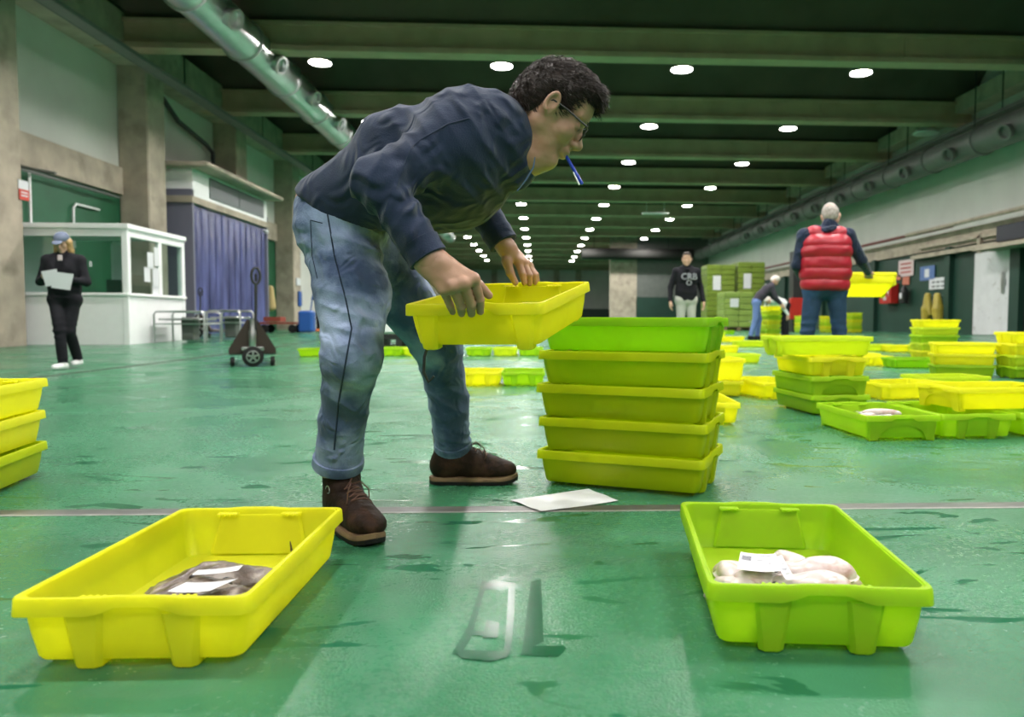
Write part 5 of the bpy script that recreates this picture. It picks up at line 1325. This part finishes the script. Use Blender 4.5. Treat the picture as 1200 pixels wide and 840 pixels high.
# ============ generic standing people
def human(label, px, py, Y, face, H_, top, trous, hair, shoe, pose=None, res=.016, skin=M_skin2, style='short', extras=None, base=None, belly=1.0, sleeves=True, hand_m=None, lean=0.0, vest=None, longhair=False):
    """local frame x = facing, y = left, z = up ; face = heading angle"""
    p = at(px, py, Y); z0 = fz(Y) if base is None else base
    root = thing('person', label, 'person', (p[0], Y, z0), face)
    s = H_ / 1.75
    P = dict(hd=(.02, 0, 1.62), hf=(1, 0, -.1), hu=(0, 0, 1), nk=(0, 0, 1.46), cs=(.0, 0, 1.28), wa=(0, 0, 1.06), pv=(0, 0, .94),
             sl=(0, .19, 1.40), sr=(0, -.19, 1.40), el=(-.02, .25, 1.12), er=(-.02, -.25, 1.12), wl=(.06, .27, .87), wr=(.06, -.27, .87), dl=(.1, 0, -1), dr=(.1, 0, -1),
             hl=(0, .09, .90), hr=(0, -.09, .90), kl=(.02, .10, .49), kr=(.02, -.10, .49), al=(-.01, .10, .09), ar=(-.01, -.10, .09), fl=(1, .15, 0), fr=(1, -.15, 0))
    if pose: P.update(pose)
    g = {k: V3(v) * (s if k not in ('hf', 'hu', 'dl', 'dr', 'fl', 'fr') else 1) for k, v in P.items()}
    hd = Head(g['hd'], g['hf'], g['hu'], s * 1.0)
    Fk = F(.012); hd.skin(Fk); Fk.cone(hd.p(-.02, 0, -.03), g['nk'], .052 * s, .058 * s, .02)
    parts = [Fk.mesh(max(.006, res * .45))]
    for W, D, sd in (('wl', 'dl', 1), ('wr', 'dr', -1)):
        w = g[W]; d = g[D] / np.linalg.norm(g[D]); up = V3(0, 0, 1) if abs(d[2]) < .8 else V3(1, 0, 0)
        sv = np.cross(d, up); sv /= np.linalg.norm(sv); nv = np.cross(sv, d)
        if abs(g[D][2]) > .8 * np.linalg.norm(g[D]): sv, nv = V3(1, 0, 0) * 1.0, V3(0, -sd, 0)
        Fh = F(.004); kn = [w + d * .085 * s + sv * (.03 - .02 * i) * s for i in range(4)]
        pp = [k + d * .04 * s + nv * .012 * s for k in kn]; tt = [k + d * (.065, .07, .065, .055)[i] * s + nv * .035 * s for i, k in enumerate(kn)]
        th = [w + d * .03 * s + sv * .035 * s + nv * .01 * s, w + d * .06 * s + sv * .045 * s + nv * .02 * s, w + d * .085 * s + sv * .045 * s + nv * .03 * s]
        hand(Fh, w, kn, pp, tt, th, r=.0098 * s, wrist_r=.026 * s); parts.append(Fh.mesh(max(.0045, res * .35)))
    Fb = F(.04); Fb.chain([g['pv'], g['wa'], g['cs'], g['nk'], hd.p(-.02, 0, -.03)], [.10 * s, .09 * s, .11 * s, .05 * s, .048 * s])
    for a in ('l', 'r'):
        Fb.chain([g['cs'], g['s' + a], g['e' + a], g['w' + a]], [.07 * s, .045 * s, .035 * s, .026 * s]); Fb.chain([g['pv'], g['h' + a], g['k' + a], g['a' + a]], [.08 * s, .07 * s, .05 * s, .035 * s])
    parts.append(Fb.mesh(res)); np_obj('body', join(parts), skin, root)
    # hair
    if hair:
        Fq = F(.01); hd.hair(Fq, style); Fq.disp = lambda P_: .004 * wob(P_, 70, 2); np_obj('hair', Fq.mesh(res * .5), hair, root)
    # top
    Ft = F(.05); bw = .065 * s
    for y in (-1, 1):
        o_ = V3(0, y * bw, 0); Ft.chain([g['pv'] + o_ + V3(0, 0, -.02), g['wa'] + o_, g['cs'] + o_, g['sl' if y > 0 else 'sr'] * .45 + g['nk'] * .55], [.115 * s * belly, .112 * s * belly, .125 * s, .07 * s])
    for a in ('l', 'r'):
        Ft.cone(g['cs'] * .4 + g['s' + a] * .6, g['s' + a], .09 * s, .068 * s)
        if sleeves: Ft.chain([g['s' + a], g['e' + a]], [.066 * s, .052 * s], .03); Ft.cone(g['e' + a], g['w' + a], .052 * s, .038 * s, .02, flat='b')
    Ft.cone(g['nk'] + V3(0, 0, -.03), hd.p(-.02, 0, -.055), .075 * s, .066 * s, .02, flat='b')
    Ft.disp = folds([(g['wa'], V3(.2, .1, 1), .09 * s, .007, .25, 1), (g['el'], g['wl'] - g['el'], .06 * s, .006, .12, 2), (g['er'], g['wr'] - g['er'], .06 * s, .006, .12, 3), (g['cs'], V3(.2, .7, .4), .12 * s, .005, .2, 4)])
    to = np_obj('jacket', Ft.mesh(res * .6), top, root)
    if vest:
        Fv = F(.06)
        for y in (-1, 1):
            o_ = V3(0, y * bw * 1.15, 0); Fv.chain([g['pv'] + o_ + V3(0, 0, -.0), g['wa'] + o_, g['cs'] + o_, g['sl' if y > 0 else 'sr'] * .55 + g['nk'] * .45 + V3(0, 0, -.02)], [.152 * s, .150 * s, .158 * s, .085 * s])
        Fv.cut(g['pv'] + V3(0, 0, -.08), (0, 0, -1), .03)
        Fv.disp = lambda P_: .016 * (np.abs(np.sin((P_[:, 2] + .012 * wob(P_, 8, 3)) * pi / (.108 * s))) ** .6 - .55) + .004 * wob(P_, 22, 4)
        np_obj('puffer_vest', Fv.mesh(res * .5), vest, root)
        q = MB(); c_ = g['nk'] + V3(0, 0, .0); q.tube([c_ + V3(.075 * cos(a), .085 * sin(a), -.01 + .012 * sin(a * 2)) * 1.0 for a in np.linspace(0, 2 * pi, 19)], [.032] * 19, 8, cap=False); q.build('scarf', M_navy, root, True)
    # trousers
    Fp = F(.03); Fp.cone(g['hl'], g['hr'], .108 * s * belly, .108 * s * belly, .04); Fp.cone(g['pv'], (g['hl'] + g['hr']) / 2, .11 * s, .10 * s)
    for a in ('l', 'r'): Fp.chain([g['h' + a], g['k' + a]], [.098 * s, .070 * s]); Fp.cone(g['k' + a], g['a' + a], .068 * s, .060 * s, .02, flat='b')
    Fp.disp = folds([(g['kl'], V3(.1, 0, 1), .07, .008, .15, 1), (g['kr'], V3(.1, 0, 1), .07, .008, .15, 2), (g['al'], V3(.1, 0, 1), .05, .008, .1, 3), (g['ar'], V3(.1, 0, 1), .05, .008, .1, 4)])
    np_obj('trousers', Fp.mesh(res * .6), trous, root)
    for a in ('l', 'r'):
        an = g['a' + a]; f_ = g['f' + a] / np.linalg.norm(g['f' + a]); Fo = F(.03)
        b0 = V3(an[0], an[1], max(0, an[2] - .09 * s))
        Fo.cone(b0 + V3(0, 0, .10 * s) , b0 + V3(0, 0, .05 * s) - f_ * .01, .045 * s, .045 * s); Fo.cone(b0 + V3(0, 0, .045 * s) - f_ * .03 * s, b0 + V3(0, 0, .037 * s) + f_ * .15 * s, .043 * s, .040 * s)
        Fo.cut(b0 + V3(0, 0, .001), (0, 0, -1), .004); sh_ = np_obj('shoe', Fo.mesh(res * .5), shoe, root)
    if extras: extras(root, g, hd, s)
    return root

M_black = mat('black_cloth', (0.014, 0.014, 0.018), .85, var=.2, vscale=8); M_dgreyc = mat('dark_grey_knit', (0.055, 0.05, 0.065), .9)
M_blond = mat('blonde_hair', (0.42, 0.27, 0.11), .5, var=.3, vscale=30); M_greyh = mat('grey_hair', (0.36, 0.32, 0.29), .6, var=.3, vscale=40)
M_whiteh = mat('white_cap_cloth', (0.70, 0.64, 0.60), .7); M_capg = mat('grey_blue_cap', (0.16, 0.19, 0.27), .8); M_wshoe = mat('white_trainers', (.72, .72, .72), .5)
M_redv = mat('red_quilted_nylon', (0.42, 0.012, 0.030), .42, var=.12, vscale=6, spec=.5); M_bdenim = mat('dark_blue_denim', (0.030, 0.060, 0.12), .85, var=.25, vscale=6, col2=(.06, .12, .28), c2scale=4, c2pos=(.5, .7))
M_ldenim = mat('light_blue_denim', (0.13, 0.20, 0.42), .85, var=.15, vscale=6); M_beige = mat('pale_grey_trousers', (.50, .50, .46), .85); M_dskin = M_skin2

# woman with papers, walking towards the camera
def wom(root, g, hd, s):
    q = Fc = F(.01); hd.e(Fc, (-.004, 0, .062), (.106, .085, .082), .01); Fc.cut(hd.p(0, 0, .045), hd.R @ V3(-.15, 0, -1), .004); cp = np_obj('cap', Fc.mesh(.006), M_capg, root)
    Fc = F(.01); hd.e(Fc, (.125, 0, .050), (.055, .062, .008), .01, tilt=.25); np_obj('cap_peak', Fc.mesh(.005), M_capg, cp)
    q = MB(); q.box((.085, 0, 1.285), (.02, .05, .07), bev=.008); q.build('shirt_neck', mat('pink_white_shirt', (.7, .6, .62), .7), root)
    q = MB(); q.box((.02, .285, 1.22), (.012, .004, .05)); q.box((-.02, .285, 1.22), (.012, .004, .05)); q.box((0, .285, 1.25), (.05, .004, .012)); q.build('sleeve_print', M_paper, root)
W_Y = fl(78, 432)[1]
human('woman in black jacket and grey blue cap walking with papers in her hands', 77, 380, W_Y, -pi / 2 + .12, 1.58, M_black, M_black, M_blond, M_wshoe,
      dict(hf=(1, 0, -.45), hu=(.4, 0, 1), el=(.02, .27, 1.12), er=(.02, -.27, 1.12), wl=(.24, .09, 1.16), wr=(.24, -.12, 1.17), dl=(.5, -.7, .1), dr=(.5, .7, .1),
           kl=(.06, .07, .49), kr=(.14, -.01, .50), al=(-.16, .06, .12), ar=(.14, .02, .09), fl=(1, .1, 0), fr=(1, -.2, 0)), res=.014, style='long', extras=wom, belly=1.05, base=0.0)
pc = at(67, 326, W_Y - .36)
for k, (a, b, c, d) in enumerate((((48, 318), (66, 315), (70, 332), (54, 336)), ((62, 318), (86, 321), (82, 340), (60, 337)))):
    q = MB(); P = [at(*v, W_Y - .33 - .015 * k) for v in (a, b, c, d)]; q.prism(P, None, (0, .004, 0))
    tag(q.build('paper_sheet', M_paper), ('white sheet held low in the woman\'s hand, the smaller of her two papers', 'larger greyish sheet held out by the woman in the cap')[k], 'paper')
# hooded man
M_lgrey = mat('grey_chest_print', (.42, .42, .46), .7)
def hood(root, g, hd, s):
    Fc = F(.02); n = g['nk']; Fc.chain([n + V3(-.02, .09, .0), n + V3(-.10, .05, .02), n + V3(-.10, -.05, .02), n + V3(-.02, -.09, .0)], [.035] * 4); Fc.chain([n + V3(-.02, .09, 0), n + V3(.08, .0, -.03), n + V3(-.02, -.09, 0)], [.03] * 3); np_obj('hood', Fc.mesh(.012), M_black, root)
    for i, (tx, z, h) in enumerate((('CRB', 1.30, .12), ('O', 1.19, .10))):
        q = text_mb(tx, h * 1.35, .02); xform(q, [[0, 0, 1], [1, 0, 0], [0, 1, 0]], (.172 * s + .0, 0, z * s)); q.build('chest_print', M_lgrey, root)
human('man in black hooded sweatshirt with white chest print and pale trousers', 804, 350, 13.7, -pi / 2 + .1, 1.80, M_black, M_beige, M_hair, M_black,
      dict(hf=(1, -.3, -.1), wl=(.06, .31, .86), wr=(.06, -.31, .86), el=(-.03, .28, 1.12), er=(-.03, -.28, 1.12)), res=.018, extras=hood, belly=1.12)
# red vest man, seen from behind, holding a crate to his right... at waist height
RY = 7.15
human('man seen from behind in a red quilted vest and dark jeans, lifting a yellow crate', 967, 330, RY, pi / 2 - .12, 1.77, M_navy, M_bdenim, M_greyh, M_boot,
      dict(hd=(.05, -.05, 1.585), hf=(1, -.25, -.35), hu=(.3, 0, 1), sl=(0, .205, 1.40), sr=(0, -.205, 1.40), er=(.08, -.36, 1.17), wr=(.33, -.50, 1.07), dr=(.6, -.25, -.35), el=(.02, .27, 1.12), wl=(.30, .16, 1.02), dl=(1, -.3, 0),
           kl=(.03, .15, .49), kr=(.03, -.15, .49), al=(-.01, .19, .09), ar=(-.01, -.19, .09), hl=(0, .10, .90), hr=(0, -.10, .90)), res=.014, vest=M_redv, belly=1.1, base=0.0)
c_ = at(1011, 333, RY + .52)
crate('yellow', c_[0], c_[1], c_[2] - .075, pi / 2 - .05, 'yellow plastic fish crate held up by the man in the red vest', kind='b', rot=(Matrix.Rotation(-.05, 4, 'Z') @ Matrix.Rotation(-.40, 4, 'X') @ Matrix.Rotation(pi / 2, 4, 'Z')).to_euler(), detail=1)
# bent man in grey
BY = 18.3
human('man in grey sweater and blue jeans with a white cap, bending over crates', 886, 380, BY, -.15, 1.80, M_dgreyc, M_ldenim, M_whiteh, M_black,
      dict(pv=(0, 0, .93), wa=(.10, 0, 1.06), cs=(.26, 0, 1.20), nk=(.36, 0, 1.31), hd=(.42, 0, 1.42), hf=(.8, 0, -.6), hu=(.6, 0, .8), sl=(.32, .19, 1.26), sr=(.32, -.19, 1.26), el=(.42, .2, 1.02), er=(.42, -.2, 1.02), wl=(.58, .14, .88), wr=(.56, -.14, .86), dl=(.5, 0, -.8), dr=(.5, 0, -.8),
           kl=(.08, .10, .49), kr=(-.03, -.12, .49), al=(.05, .12, .09), ar=(-.14, -.12, .09)), res=.022)
human('person in a white shirt bending down behind the seven-high stack of crates', 920, 370, 20.6, pi + .2, 1.70, M_wplas, M_black, M_whiteh, M_black,
      dict(pv=(0, 0, .90), wa=(.14, 0, .97), cs=(.32, 0, 1.02), nk=(.45, 0, 1.04), hd=(.55, 0, 1.04), hf=(.3, 0, -1), hu=(1, 0, .3), sl=(.38, .19, 1.03), sr=(.38, -.19, 1.03), el=(.2, .26, .82), er=(.40, -.2, .75), wl=(.05, .27, .62), wr=(.45, -.14, .5), dl=(.1, 0, -1), dr=(.2, 0, -1)), res=.024)
def far_x(root, g, hd, s):
    q = MB(); q.box((.13, 0, 1.28), (.05, .34, .10), bev=.02); q.build('white_chest_band', M_paper, root)
human('distant man in black sportswear with orange shoes and folded arms by the pale wall', 376, 355, 26.3, -pi / 2, 1.74, M_black, M_black, M_hair, mat('orange_shoes', (.8, .16, .05), .5),
      dict(el=(.0, .27, 1.14), er=(.0, -.27, 1.14), wl=(.22, .05, 1.13), wr=(.22, -.05, 1.10), dl=(0, -1, .1), dr=(0, 1, .1)), res=.024, extras=far_x)
# ------------------------------------------------------------------ world and output
w = bpy.data.worlds.new('world'); SC.world = w; w.use_nodes = True
w.node_tree.nodes['Background'].inputs['Color'].default_value = (.02, .025, .022, 1); w.node_tree.nodes['Background'].inputs['Strength'].default_value = .3
vs = SC.view_settings; vs.view_transform = 'Standard'; vs.look = 'None'; vs.gamma = 1; vs.use_curve_mapping = False; vs.exposure = 2.0
SC.cycles.use_denoising = True; SC.cycles.max_bounces = 7; SC.cycles.diffuse_bounces = 4; SC.cycles.glossy_bounces = 3; SC.cycles.transparent_max_bounces = 12
SC.cycles.sample_clamp_indirect = 6.0; SC.cycles.caustics_reflective = False; SC.cycles.caustics_refractive = False
